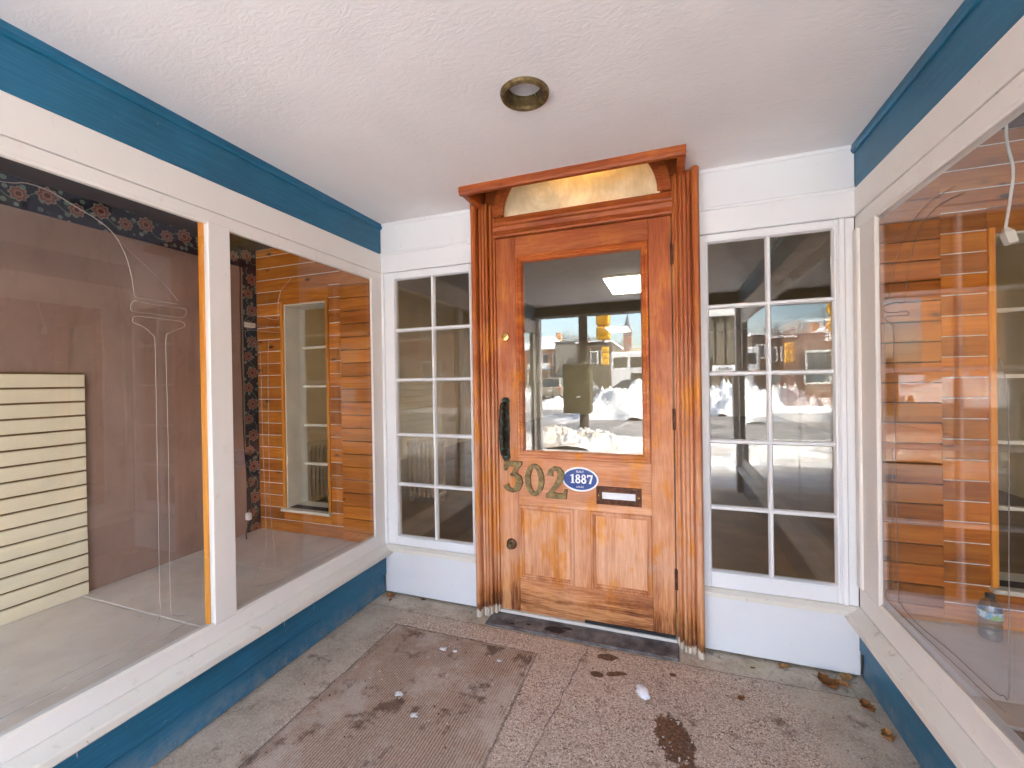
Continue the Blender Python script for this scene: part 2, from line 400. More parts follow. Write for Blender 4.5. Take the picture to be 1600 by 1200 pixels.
# ---- plaster ceiling with a cut-out over the door and a round hole for the downlight
m = NT('brushed_plaster', .8, .25)
v1 = m.vmul(m.pos, (1.0, 2.2, 1.0)); a = m.noise(v1, 15, 6, .60, 2.6); b = m.noise(m.pos, 90, 3, .6, .5); g = m.noise(m.pos, 1.3, 4)
m.color(m.mix(m.step(g, .35, .68), (.79, .765, .765), (.85, .825, .825)))
m.bump(m.math('ADD', m.math('MULTIPLY', a, 1.0), m.math('MULTIPLY', b, .14)), .17, .010)
M['plaster'] = m.m
NX0, NX1, NY = -.943, .060, -.258           # notch in the ceiling over the door
LX, LY, LR = -.442, -.815, .062             # downlight
bm = bmesh.new(); es = []
outer = [(XL-.05, YF+.09), (XR+.05, YF+.09), (XR+.05, .04), (NX1, .04), (NX1, NY), (NX0, NY), (NX0, .04), (XL-.05, .04)]
circ = [(LX+LR*math.cos(2*math.pi*k/40), LY+LR*math.sin(2*math.pi*k/40)) for k in range(40)]
for lp in (outer, circ):
    vv = [bm.verts.new((q[0], q[1], 0)) for q in lp]; es += [bm.edges.new((vv[i], vv[(i+1) % len(vv)])) for i in range(len(vv))]
bmesh.ops.triangle_fill(bm, use_beauty=True, edges=es)
tag(link('ceiling', bm_mesh(bm, 'ceiling'), M['plaster'], None, (0, 0, ZC)), 'white brushed plaster ceiling over the entrance', 'ceiling', None, 'structure')

# ---- teal painted boards
def teal_mat(name, col, streaks=.8):
    m = NT(name, .38, .5); p = m.sep(m.pos)
    big = m.noise(m.pos, 3, 5); mid = m.noise(m.pos, 30, 5)
    c = m.mix(m.step(big, .3, .7), tuple(x*.85 for x in col), tuple(x*1.12 for x in col))
    v = m.vmul(m.pos, (95, 95, 9)); st = m.step(m.noise(v, 1.0, 3, .6), .70, .745)
    c = m.mix(m.math('MULTIPLY', st, m.step(p[2], .4, .2, 0, streaks)), c, (.66, .69, .70))
    br_ = m.noise(m.vmul(m.pos, (6, 6, 160)), 1.0, 3, .6); c = m.mix(m.step(br_, .40, .65, 0, .22), c, tuple(min(1, x*1.9+.012) for x in col))
    sc_ = m.step(m.noise(m.vadd(m.pos, (5, 1, 2)), 48, 4, .7), .69, .73); c = m.mix(m.math('MULTIPLY', sc_, .5), c, (.30, .33, .34))
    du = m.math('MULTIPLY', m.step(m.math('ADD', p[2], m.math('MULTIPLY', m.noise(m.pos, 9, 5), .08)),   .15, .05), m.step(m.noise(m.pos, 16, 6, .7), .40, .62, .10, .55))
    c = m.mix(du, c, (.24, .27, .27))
    m.color(c); m.bump(m.math('ADD', mid, m.math('MULTIPLY', st, .5)), .18, .002); return m.m
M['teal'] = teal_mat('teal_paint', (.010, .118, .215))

def side_wall(side, name, label):
    s = 1 if side == 'L' else -1; X = XL if side == 'L' else XR
    def xr(a, b): return tuple(sorted((X+s*a, X+s*b)))
    w = empty(name, (X, -1.6, 0), label, 'wall', None, 'structure')
    yy = (YF+.1, -.0005)
    box('fascia', xr(-.05, .0), yy, (2.066, ZC+.03), M['teal'], w, .001)
    prism('crown_moulding', [(X-s*.004, 2.212), (X+s*.007, 2.214), (X+s*.013, 2.224), (X+s*.013, ZC+.004), (X-s*.004, ZC+.004)], 'y', yy[0], -.001, M['teal'], w)
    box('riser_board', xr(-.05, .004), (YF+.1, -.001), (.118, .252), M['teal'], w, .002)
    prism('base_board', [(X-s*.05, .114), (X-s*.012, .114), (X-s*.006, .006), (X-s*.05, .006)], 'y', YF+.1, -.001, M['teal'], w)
    return w
side_wall('L', 'wall_left', 'teal fascia and stall riser along the left display window')
side_wall('R', 'wall_right', 'teal fascia and stall riser along the right display window')

# ---- back wall boards round the sidelights
wb = empty('wall_back', (-.44, .02, 0), 'white painted boards beside and above the two sidelights', 'wall', None, 'structure')
for x0, x1 in ((XL, -.975), (.115, XR)):
    box('upper_board', (x0, x1), (0.0, .05), (2.066, ZC+.01), M['white'], wb, .0015)
    prism('cove_strip', [(.002, 2.232), (-.006, 2.234), (-.014, ZC+.002), (.002, ZC+.002)], 'x', x0, x1, M['white'], wb)
    box('frieze_board', (x0, x1), (-.006, .05), (1.949, 2.063), M['white'], wb, .003)
    prism('bead', [(-.004, 2.054), (-.014, 2.058), (-.016, 2.066), (-.004, 2.072)], 'x', x0, x1, M['white'], wb)
    box('apron_panel', (x0, x1), (-.004, .05), (.012, .262), M['white'], wb, .002)

# ================================================================== DISPLAY WINDOWS
def etched(parent, X, pts, mat, r=.0016):
    tube('etched_line', smooth_path([(X, a, b) for a, b in pts], 4), r*.72, mat, parent, 5)
M['etch'] = plain('pale_etched_line', (.34, .30, .27), .8)
M['etch_dark'] = plain('grey_etched_line', (.20, .17, .15), .8)
def display_window(side, label, posts, yend):
    s = 1 if side == 'L' else -1; X = XL if side == 'L' else XR; zb, zt = (.366, 1.905) if side == 'L' else (.395, 1.888)
    F = M['frame_white']
    w = empty('display_window', (X, -1.6, .25), label, 'window', 'large shop display windows', 'thing')
    def xr(a, b): return tuple(sorted((X+s*a, X+s*b)))
    box('header_board', xr(-.05, .004), (YF+.1, -.0008), (1.949, 2.064), F, w, .002)
    box('head_casing', xr(-.045, .001), (YF+.1, -.0008), (zt, 1.947), F, w, .002)
    prism('glazing_bead', [(X-s*.008, zt+.001), (X-s*.0005, zt+.001), (X-s*.003, zt-.008), (X-s*.008, zt-.009)], 'y', YF+.2, posts[0][0], F, w)
    box('bottom_rail', xr(-.045, .0), (YF+.1, -.0008), (.302, zb), F, w, .003)
    prism('glazing_bead', [(X-s*.008, zb-.001), (X-s*.0005, zb-.001), (X-s*.004, zb+.008), (X-s*.008, zb+.009)], 'y', YF+.2, posts[0][0], M['sill_white'], w)
    prism('sill', [(X-s*.03, .303), (X+s*.004, .302), (X+s*.050, .282), (X+s*.054, .274), (X+s*.054, .252), (X+s*.046, .244), (X+s*.0045, .2535), (X-s*.03, .2535)], 'y', YF+.1, -.0009, M['sill_white'], w)
    for i, (a, b) in enumerate(posts):
        box('jamb' if i == 0 or i == len(posts)-1 else 'mullion', xr(-.045 if i == len(posts)-1 else (-.013 if i == 0 else -.022), .003), (a, b), (zb-.0005, zt+.0005), F, w, .003)
        if side == 'R' and i == 0: box('jamb_moulding', xr(-.01, .014), (b-.052, b-.012), (zb-.0005, zt), F, w, .004)
    for (a, b), (c_, d_) in zip(posts, posts[1:]):
        box('pane', xr(-.0115, -.0085), (d_, a), (zb+.001, zt-.001), M['glass'], w, 0)
    return w
dl = display_window('L', 'long white-framed display window on the left, divided by a thick mullion', [(-.098, -.001), (-1.055, -.966), (YF+.1, -3.08)], None)
dr = display_window('R', 'white-framed display window on the right with a water bottle behind it', [(-.186, -.001), (YF+.1, -3.08)], None)
X = XL-.0070
etched(dl, X, [(-1.75, 1.80), (-1.5878, 1.8263), (-1.543, 1.842), (-1.4938, 1.8394), (-1.4423, 1.8187), (-1.385, 1.7949), (-1.3448, 1.7641), (-1.3167, 1.7108), (-1.3002, 1.6462), (-1.2925, 1.576)], M['etch'], .0018)
etched(dl, X, [(-1.2925, 1.5745), (-1.22, 1.5745), (-1.1505, 1.5741)], M['etch'])
etched(dl, X, [(-1.3691, 1.7864), (-1.2937, 1.715), (-1.2193, 1.6535), (-1.1589, 1.5865)], M['etch'], .001)
etched(dl, X, [(-1.2927, 1.5635), (-1.3018, 1.5515), (-1.3039, 1.5365), (-1.2951, 1.5273), (-1.2314, 1.528), (-1.1557, 1.5273), (-1.136, 1.5346), (-1.1314, 1.5492), (-1.1421, 1.5616), (-1.2309, 1.5608), (-1.2927, 1.5635)], M['etch'])
etched(dl, X, [(-1.2504, .4612), (-1.2361, .4975), (-1.2359, .6185), (-1.2349, .8932), (-1.2345, 1.2447), (-1.2351, 1.4311), (-1.248, 1.4626), (-1.2703, 1.4818), (-1.294, 1.4896), (-1.2991, 1.5015), (-1.2845, 1.5141), (-1.2316, 1.5148), (-1.1666, 1.5143), (-1.1409, 1.5084), (-1.139, 1.4947), (-1.1608, 1.483), (-1.1884, 1.4664), (-1.2012, 1.4338), (-1.1998, 1.1761), (-1.201, .8844), (-1.203, .6603), (-1.2018, .5023), (-1.1899, .4714), (-1.1432, .445), (-1.148, .425), (-1.3249, .418), (-1.5643, .42), (-1.9, .42)], M['etch'])
etched(dl, X, [(-1.2504, .4612), (-1.3028, .455), (-1.4068, .452), (-1.5602, .452), (-1.9, .452)], M['etch'], .0011)
etched(dl, X, [(-.664, 1.773), (-.7216, 1.7052), (-.7402, 1.6296), (-.7449, 1.5714), (-.8555, 1.5788), (-.9, 1.5512), (-.8889, 1.5313), (-.7389, 1.5376), (-.7461, 1.5137), (-.8865, 1.5102), (-.893, 1.4721), (-.8432, 1.4491), (-.8321, 1.3948), (-.8279, 1.008), (-.8213, .7292), (-.8211, .5901), (-.8383, .5135), (-.8568, .5073), (-.8788, .4623), (-.8705, .4315), (-.7366, .404), (-.4212, .399), (-.1128, .399)], M['etch'], .0012)
etched(dl, X, [(-.74, 1.4855), (-.78, 1.4679), (-.7938, 1.4246), (-.7996, 1.0038), (-.796, .7219), (-.7829, .5763), (-.7783, .4894), (-.7358, .4374), (-.5076, .4288), (-.2234, .425)], M['etch'], .0011)
X = XR+.0070
etched(dr, X, [(-.6538, 1.799), (-.5323, 1.8017), (-.4238, 1.7714), (-.3313, 1.6915), (-.2693, 1.5652), (-.2455, 1.5649)], M['etch_dark'], .0012)
etched(dr, X, [(-.6936, 1.7651), (-.5644, 1.7739), (-.4607, 1.7281), (-.3964, 1.6101), (-.3784, 1.528), (-.3144, 1.5345), (-.235, 1.5338), (-.2296, 1.5157), (-.3002, 1.5007), (-.3858, 1.4924), (-.3936, 1.4784), (-.2534, 1.4935), (-.2434, 1.4808), (-.29, 1.4566), (-.2979, 1.4057), (-.3025, 1.0201), (-.309, .5277), (-.3297, .4767), (-.4343, .464), (-.631, .4803), (-.7817, .4834), (-.8184, .496), (-.8372, .5213), (-.841, .7976), (-.8451, 1.1015), (-.8392, 1.2521), (-.8154, 1.3138)], M['etch_dark'], .0013)
etched(dr, X, [(-.2796, 1.0166), (-.2734, .5531), (-.2769, .5085), (-.2289, .4816), (-.2134, .4553), (-.2567, .4406), (-.434, .4445), (-.6306, .4527), (-.8241, .4582)], M['etch_dark'], .0012)

# ================================================================== SIDELIGHTS
def sidelight(x0, x1, xm, zs, xf0, xf1, label):
    w = empty('sidelight_window', ((x0+x1)/2, .02, .26), label, 'window', 'ten-pane sidelights beside the door', 'thing')
    F = M['white']; zb, zt = zs[0], zs[-1]
    box('stile', (xf0, x0), (.002, .045), (.302, 1.9475), F, w, .003)
    box('stile', (x1, xf1), (.002, .045), (.302, 1.9475), F, w, .003)
    box('top_rail', (x0, x1), (.001, .045), (zt, 1.947), F, w, .003)
    box('bottom_rail', (x0, x1), (.001, .045), (.3025, zb), F, w, .003)
    mitre('sash_bead', x0-.008, x1+.008, zb-.008, zt+.008, [(0, .003), (0, -.004), (.004, -.006), (.009, -.004), (.014, .012), (.014, .02)], F, w)
    prism('sill', [(.03, .302), (-.006, .3015), (-.030, .290), (-.030, .270), (-.0045, .2635), (.03, .2635)], 'x', xf0, xf1, M['sill_white'], w)
    hw = .009
    for z in zs[1:-1]:
        prism('muntin', [(.004, z-.005), (.004, z+.005), (.018, z+hw+.002), (.034, z+hw), (.034, z-hw), (.018, z-hw-.002)], 'x', x0, x1, F, w)
    prism('muntin', [(xm-.005, .0025), (xm+.005, .0025), (xm+hw+.002, .0165), (xm+hw, .0335), (xm-hw, .0335), (xm-hw-.002, .0165)], 'z', zb, zt, F, w)
    for za, zb_ in zip(zs, zs[1:]):
        for xa, xb in ((x0, xm), (xm, x1)):
            pn = box('pane', (xa+.006, xb-.006), (.0195, .0225), (za+.006, zb_-.006), M['door_glass'], w, 0)
            pn.rotation_euler = (random.uniform(-.004, .004), 0, random.uniform(-.005, .005))
    return w
sidelight(-1.548, -1.046, -1.290, [.355, .668, .968, 1.298, 1.598, 1.905], XL+.001, -.985, 'white ten-pane sidelight window between left display window and door')
sidelight(.176, .672, .4265, [.376, .674, .984, 1.299, 1.611, 1.912], .118, XR-.001, 'white ten-pane sidelight window between door and right display window')
# narrow vertical mouldings that finish the two corners
for nm, x0, x1 in (('l', XL+.001, XL+.022), ('r', XR-.060, XR-.038)):
    box('corner_moulding', (x0, x1), (-.010, .001), (.303, 1.947), M['white'], wb, .004)

# ================================================================== DOOR
DX0, DX1, DZ0, DZ1 = -.883, .020, .030, 2.060
GX0, GX1, GZ0, GZ1 = -.734, -.124, .905, 1.912
door = empty('door', ((DX0+DX1)/2, .02, DZ0), 'worn orange-brown wooden door with a tall glass pane, numbered 302', 'door', None, 'thing')
V, Hh = M['door_v'], M['door_h']; yb = .044
SX0, SX1 = -.772, -.084
box('stile', (DX0, SX0), (0, yb), (DZ0, DZ1), V, door, .0015)
box('stile', (SX1, DX1), (0, yb), (DZ0, DZ1), V, door, .0015)
box('top_rail', (SX0+.0006, SX1-.0006), (.0006, yb), (1.958, DZ1-.0005), Hh, door, .0012)
box('lock_rail', (SX0+.0006, SX1-.0006), (.0006, yb), (.610, .866), Hh, door, .0012)
box('bottom_rail', (SX0+.0006, SX1-.0006), (.0006, yb), (DZ0+.0005, .208), Hh, door, .0012)
box('muntin', (-.470, -.386), (.0008, yb), (.2085, .6095), V, door, .0012)
mitre('glass_moulding', SX0+.0008, SX1-.0008, .8668, 1.9575, [(0, .001), (.004, -.011), (.014, -.014), (.020, -.006), (.026, -.009), (.032, -.004), (.038, .014), (.038, .03), (0, .03)], Hh, door)
box('pane', (SX0+.02, SX1-.02), (.0170, .0205), (.885, 1.94), M['door_glass'], door, 0)
for x0, x1 in ((-.7715, -.4705), (-.3855, -.0845)):
    mitre('panel_moulding', x0, x1, .209, .6092, [(0, .0012), (.004, -.005), (.012, -.007), (.016, .002), (.021, -.001), (.027, .009), (.027, .03), (0, .03)], V, door)
    box('panel', (x0+.020, x1-.020), (.0085, .026), (.229, .589), M['door_p'], door, .001)
# ---- door fittings
m = NT('verdigris_bronze', .55, .5, .7); nz = m.noise(m.obj, 40, 5, .65)
m.color(m.ramp(nz, [(.35, (.018, .014, .010)), (.52, (.05, .038, .024)), (.63, (.07, .16, .13)), (.75, (.12, .30, .25))])); m.bump(nz, .5, .004); M['bronze'] = m.m
m = NT('aged_brass', .45, .5, .55); nz = m.noise(m.pos, 55, 5, .6); m.color(m.ramp(nz, [(.3, (.065, .040, .016)), (.5, (.165, .112, .044)), (.7, (.30, .215, .095))])); m.bump(nz, .2, .001); M['brass'] = m.m
m = NT('polished_brass', .25, .5, 1.0); m.color((.62, .42, .15)); M['brass_shiny'] = m.m
M['rust_metal'] = plain('rusty_brown_metal', (.12, .045, .022), .6, .3, .4, 40)
M['black_rubber'] = plain('black_rubber', (.025, .024, .026), .7)
# pull handle: long back plate, turned grip standing off it
ph = empty('pull_handle', (-.840, 0, 1.02)); ph.parent = door; ph.location = Vector((-.840, 0, 1.02))-door.location
zz = [-.172, -.168, -.155, -.14, -.10, -.05, 0, .05, .10, .14, .155, .168, .172]; ww = [.008, .018, .024, .021, .019, .021, .023, .021, .019, .021, .024, .018, .008]
out = [(-w_, z_) for w_, z_ in zip(ww, zz)] + [(w_, z_) for w_, z_ in zip(ww[::-1], zz[::-1])]
o = link('back_plate', bm_mesh(plate_bm([out], .006), 'back_plate'), M['bronze'], ph, (-.838, -.0005, 1.02))
gp = [(0, -.006, -.142), (-.003, -.028, -.138), (-.004, -.042, -.120), (-.004, -.047, -.06), (-.004, -.049, 0), (-.004, -.047, .06), (-.004, -.042, .120), (-.003, -.028, .138), (0, -.006, .142)]
gpp = smooth_path([(-.842+a, b, 1.02+c_) for a, b, c_ in gp], 5); nG = len(gpp)
rr = [.0095+.0050*max(0, math.sin(math.pi*i/(nG-1)))**2 + (.0025 if abs(i-nG//2) in (4, 8) else 0) for i in range(nG)]
o = tube('grip', gpp, rr, M['bronze'], ph, 10)
for z_ in (.150, -.150): lathe('rosette', [(0, -.012), (.006, -.012), (.008, -.008), (.012, -.009), (.014, -.004), (.014, -.001)], (-.838, -.004, 1.02+z_), M['bronze'], ph, 'y', 12)
lk = lathe('lock_cylinder', [(0, -.010), (.010, -.010), (.013, -.009), (.015, -.013), (.020, -.012), (.023, -.006), (.024, 0)], (-.833, .0, 1.522), M['brass_shiny'], door, 'y', 24)
box('keyhole', (-.8345, -.8315), (-.0115, -.0095), (1.516, 1.528), M['black_rubber'], lk, 0)
kb = lathe('knob', [(0, -.046), (.008, -.045), (.015, -.041), (.019, -.034), (.017, -.026), (.010, -.021), (.008, -.010), (.016, -.008), (.022, -.004), (.024, 0)], (-.816, .0, .392), M['brass'], door, 'y', 24)
lathe('knob_rosette', [(0, -.005), (.026, -.005), (.029, -.003), (.030, 0)], (-.816, -.0002, .392), M['rust_metal'], door, 'y', 24)
for z_ in (1.875, 1.085, .318): lathe('hinge', [(0, -.052), (.006, -.05), (.0085, -.048), (.0085, .048), (.006, .05), (0, .052)], (.0245, -.0055, z_), M['rust_metal'], door, 'z', 12)
# letter slot
ls = mitre('letter_slot', -.353, -.131, .648, .740, [(0, .0), (.002, -.007), (.010, -.009), (.014, -.006), (.026, -.007), (.029, -.003), (.029, .002), (0, .002)], M['rust_metal'], door)
box('flap', (-.324, -.160), (-.0028, .0015), (.677, .711), plain('white_flap', (.78, .80, .84), .35), ls, .001)
for x_ in (-.340, -.144): lathe('screw', [(0, -.003), (.003, -.0025), (.004, 0)], (x_, -.0068, .694), M['brass_shiny'], ls, 'y', 10)
# house numbers
def digit(ch, k):
    """list of (loops, depth) at height 1, width about .62"""
    def ell(cx, cz, a, b, n=28): return [(cx+a*math.cos(2*math.pi*i/n), cz+b*math.sin(2*math.pi*i/n)) for i in range(n)]
    if ch == '0': return [([ell(0, 0, .31, .5), ell(0, 0, .135, .37)], 1.0)]
    if ch == '8': return [([ell(0, .25, .25, .26), ell(0, .25, .09, .13)], 1.0), ([ell(0, -.22, .30, .29), ell(0, -.22, .11, .15)], .96)]
    if ch == '1': return [([[(-.09, -.42), (-.20, -.42), (-.20, -.5), (.26, -.5), (.26, -.42), (.13, -.42), (.13, .5), (.0, .5), (-.26, .36), (-.26, .29), (-.09, .32)]], 1.0)]
    if ch == '7': return [([[(-.30, .5), (-.30, .17), (-.22, .17), (-.16, .31), (.12, .31), (-.12, -.5), (.12, -.5), (.32, .33), (.32, .5)]], 1.0)]
    if ch == '2':
        a = stroke([(x*.9, z) for x, z in ((-.20, .20), (-.17, .34), (-.04, .43), (.11, .40), (.20, .27), (.15, .08), (.0, -.12), (-.17, -.30), (-.22, -.40))], [.20, .15, .12, .15, .21, .21, .15, .12, .14])
        b = [(-.32, -.5), (.32, -.5), (.36, -.20), (.28, -.20), (.22, -.33), (.0, -.33), (-.18, -.28), (-.32, -.36)]
        return [([a], 1.0), ([b], .94)]
    if ch == '3':
        a = [(-.30, .5), (.28, .5), (.28, .40), (.02, .10), (-.10, .10), (-.10, .03), (.10, .34), (-.18, .34), (-.22, .22), (-.30, .22)]
        a = [(-.30, .50), (.30, .50), (.30, .40), (.06, .11), (-.08, .06), (.08, .34), (-.16, .34), (-.22, .20), (-.30, .20)]
        b = stroke([(-.08, .07), (.06, .09), (.19, .0), (.22, -.17), (.14, -.35), (-.02, -.43), (-.18, -.38), (-.24, -.26)], [.09, .12, .18, .22, .19, .13, .14, .20])
        return [([a], 1.0), ([b], .94)]
def digit_mesh(ch, h, depth, name):
    bm = bmesh.new()
    for loops, dk in digit(ch, 0):
        t = plate_bm([[(x*h, z*h) for x, z in lp] for lp in loops], depth*dk); me = bpy.data.meshes.new('tmp'); t.to_mesh(me); t.free(); bm.from_mesh(me); bpy.data.meshes.remove(me)
    return bm_mesh(bm, name)
for ch, x_, z_, h_ in (('3', -.800, .760, .172), ('0', -.678, .752, .170), ('2', -.562, .746, .170)):
    o = link('house_number', digit_mesh(ch, h_, .015, 'house_number'), M['brass'], door, (x_, -.0004, z_)); tag(o, 'aged brass numeral ' + ch)
    lathe('nail', [(0, -.0025), (.0025, -.002), (.003, 0)], (x_+(.0 if ch != '0' else .035), -.0152, z_+(.0 if ch == '0' else .064)), M['brass_shiny'], o, 'y', 8)
# heritage plaque
m = NT('blue_enamel', .22, .5); m.color((.008, .045, .24)); M['blue'] = m.m
M['enamel_white'] = plain('white_enamel', (.82, .86, .90), .3)
ell = lambda a, b, n=48: [(a*math.cos(2*math.pi*i/n), b*math.sin(2*math.pi*i/n)) for i in range(n)]
pq = link('plaque', bm_mesh(plate_bm([ell(.092, .061)], .004), 'plaque'), M['blue'], door, (-.434, -.0005, .769)); tag(pq, 'blue oval plaque with white rim reading BUILT 1887')
link('rim', bm_mesh(plate_bm([ell(.094, .063), ell(.0855, .0545)], .0062), 'rim'), M['enamel_white'], pq, (-.434, -.0006, .769))
for ch, x_ in zip('1887', (-.040, -.0115, .0185, .050)):
    link('numeral', digit_mesh(ch, .046, .0008, 'numeral'), M['enamel_white'], pq, (-.434+x_, -.0046, .771))
for tx, z_, sz in (('BUILT', .0385, .0155), ('LACAC', -.0395, .0125)):
    link('lettering', text_mesh(tx, sz, .0004), M['enamel_white'], pq, (-.434, -.0050, .769+z_), (R(90), 0, 0))
box('door_sweep', (-.42, .016), (-.008, -.001), (.0305, .046), M['black_rubber'], door, .002)

# ---- door frame: fluted casings, transom bar, arched fanlight, hood lining
fr = empty('doorway', (-.43, 0, 0), 'carved orange-brown wooden door frame with an arched frosted fanlight on top', 'doorway', None, 'thing')
def casing(x_out, x_in, s):
    w_ = abs(x_in-x_out); P = lambda t, y: (x_out+s*t*w_, y)
    pr = [P(0, .0), P(0, -.060), P(.03, -.072), P(.09, -.080), P(.19, -.080), P(.26, -.073), P(.29, -.060), P(.295, -.036), P(.325, -.036), P(.33, -.046), P(.36, -.050), P(.44, -.050), P(.455, -.046), P(.46, -.041), P(.48, -.041), P(.485, -.048), P(.50, -.052), P(.60, -.052), P(.615, -.048), P(.62, -.041), P(.64, -.041), P(.645, -.046), P(.66, -.049), P(.74, -.049), P(.76, -.044), P(.765, -.020), P(.80, -.020), P(.805, -.026), P(.83, -.030), P(.90, -.030), P(.92, -.026), P(.93, -.012), P(1.0, -.010), P(1.0, .0)]
    return prism('casing', pr, 'z', .0, ZC-.004, M['casing_v'], fr)
casing(-1.004, -.8865, 1); casing(.1425, .0265, -1)
box('jamb', (-.930, -.8862), (.0008, .09), (0, 2.19), M['casing_v'], fr, .001); box('jamb', (.0262, .117), (.0008, .09), (0, 2.19), M['casing_v'], fr, .001)
prism('transom_bar', [(.04, 2.0655), (-.016, 2.0655), (-.020, 2.074), (-.014, 2.082), (-.030, 2.092), (-.034, 2.112), (-.028, 2.124), (-.020, 2.128), (-.022, 2.140), (-.012, 2.166), (.0, 2.1765), (.04, 2.1765)], 'x', -.886, .026, Hh, fr)
ACX, AA, AB = -.4325, .407, .325
def arc(a, b, n=36): return [(ACX+a*math.cos(math.pi*i/n), 2.1770+b*math.sin(math.pi*i/n)) for i in range(n+1)]
bm = plate_bm([arc(AA+.05, AB+.05)+arc(AA, AB)[::-1]], .034); o = link('arch_moulding', bm_mesh(bm, 'arch'), Hh, fr, (0, .014, 0))
bm = plate_bm([arc(AA+.016, AB+.016)+arc(AA-.012, AB-.012)[::-1]], .012); o = link('arch_bead', bm_mesh(bm, 'arch'), Hh, fr, (0, -.021, 0))
sp = [(-.956, 2.19)] + [(-.956, 2.64), (.069, 2.64), (.069, 2.19)] + [(ACX+(AA+.049), 2.19)] + arc(AA+.045, AB+.045)[1:-1] + [(ACX-(AA+.049), 2.19)]
link('spandrel', bm_mesh(plate_bm([sp], .02), 'spandrel'), M['dark_wood'], fr, (0, .030, 0))
m = NT('frosted_fanlight_glass', .35, .5); t = m.t
nz = m.noise(m.pos, 6, 5, .6); rg = m.n('ShaderNodeTexWave', {'Vector': m.vadd(m.pos, (.62, 0, -2.27)), 'Scale': 9.0, 'Distortion': 6.0, 'Detail': 3.0}, wave_type='RINGS', rings_direction='Y').outputs['Fac']
cc = m.mix(m.step(nz, .35, .7), (.62, .57, .40), (.84, .80, .66)); cc = m.mix(m.step(rg, .86, .99, 0, .10), cc, (.34, .28, .14))
m.color(cc); m.bump(m.math('ADD', nz, m.math('MULTIPLY', rg, .3)), .4, .006)
tl = m.n('ShaderNodeBsdfTranslucent', {'Color': cc}); mx = m.n('ShaderNodeMixShader', {0: .28}); t.links.new(m.b.outputs[0], mx.inputs[1]); t.links.new(tl.outputs[0], mx.inputs[2]); t.links.new(mx.outputs[0], m.out.inputs[0])
link('fanlight_pane', bm_mesh(plate_bm([arc(AA+.01, AB+.01)], .005), 'fanlight_pane'), m.m, fr, (0, .022, 0))
# hood: lined cut-out in the ceiling with a moulded edge that hangs just below the plaster
D = M['dark_wood']
box('hood_side', (NX0-.02, NX0), (NY, .029), (ZC+.004, 2.64), D, fr, .001); box('hood_side', (NX1, NX1+.02), (NY, .029), (ZC+.004, 2.64), D, fr, .001)
box('hood_front', (NX0-.02, NX1+.02), (NY-.02, NY), (ZC+.004, 2.64), D, fr, .001); box('hood_top', (NX0-.02, NX1+.02), (NY-.02, .05), (2.641, 2.66), D, fr, .001)
prism('hood_edge', [(NY-.022, ZC+.003), (NY-.022, ZC-.028), (NY-.016, ZC-.038), (NY+.006, ZC-.038), (NY+.012, ZC-.026), (NY+.012, ZC+.003)], 'x', NX0-.022, NX1+.022, Hh, fr)
for x_, s in ((NX0, 1), (NX1, -1)):
    prism('hood_edge', [(x_-s*.022, ZC+.003), (x_-s*.022, ZC-.027), (x_-s*.016, ZC-.037), (x_+s*.006, ZC-.037), (x_+s*.012, ZC-.025), (x_+s*.012, ZC+.003)], 'y', NY+.0125, -.079, Hh, fr)
# threshold
M['slate'] = None
m = NT('dark_slate_threshold', .6, .4); nz = m.noise(m.pos, 14, 6, .65); f2 = m.noise(m.pos, 70, 4)
c = m.ramp(nz, [(.34, (.055, .05, .05)), (.5, (.13, .12, .12)), (.68, (.25, .235, .225))]); p = m.sep(m.pos)
c = m.mix(m.step(f2, .68, .74, 0, .6), c, (.5, .48, .45))
for q in ((-.56, -.085, .055, .03), (-.50, -.055, .03, .012), (-.70, -.08, .014, .008), (-.785, -.10, .014, .009)):
    c = m.mix(spot(*q, 0.0, .9, 40.0), c, (.008, .006, .005))
m.color(c); m.bump(nz, .5, .004); M['slate'] = m.m
th = box('threshold', (-.925, .030), (-.135, .0), (.0, .013), M['slate'], None, .004); tag(th, 'dark stained slate threshold strip under the wooden door', 'threshold')
box('weather_strip', (-.884, .024), (-.012, .03), (.0132, .028), M['sill_white'], th, .002)
# ================================================================== DOWNLIGHT, FLOOR MAT
dn = empty('ceiling_light', (LX, LY, ZC), 'round brass-trimmed recessed downlight in the plaster ceiling', 'light')
lathe('trim_ring', [(.0605, .03), (.0605, .0), (.064, -.010), (.072, -.014), (.080, -.010), (.083, -.001), (.083, .001)], (LX, LY, ZC), M['brass'], dn, 'z', 48, True, False)
lathe('can', [(.0600, -.004), (.0600, .035), (.057, .04)], (LX, LY, ZC), M['brass'], dn, 'z', 40, True, False)
lathe('lens', [(0, .030), (.057, .030), (.058, .034), (0, .036)], (LX, LY, ZC), plain('frosted_lens', (.72, .70, .72), .35), dn, 'z', 40)
tube('retaining_clip', [(LX+.012, LY-.056, ZC+.024), (LX+.022, LY+.056, ZC+.024)], .0016, M['enamel_white'], dn, 6)

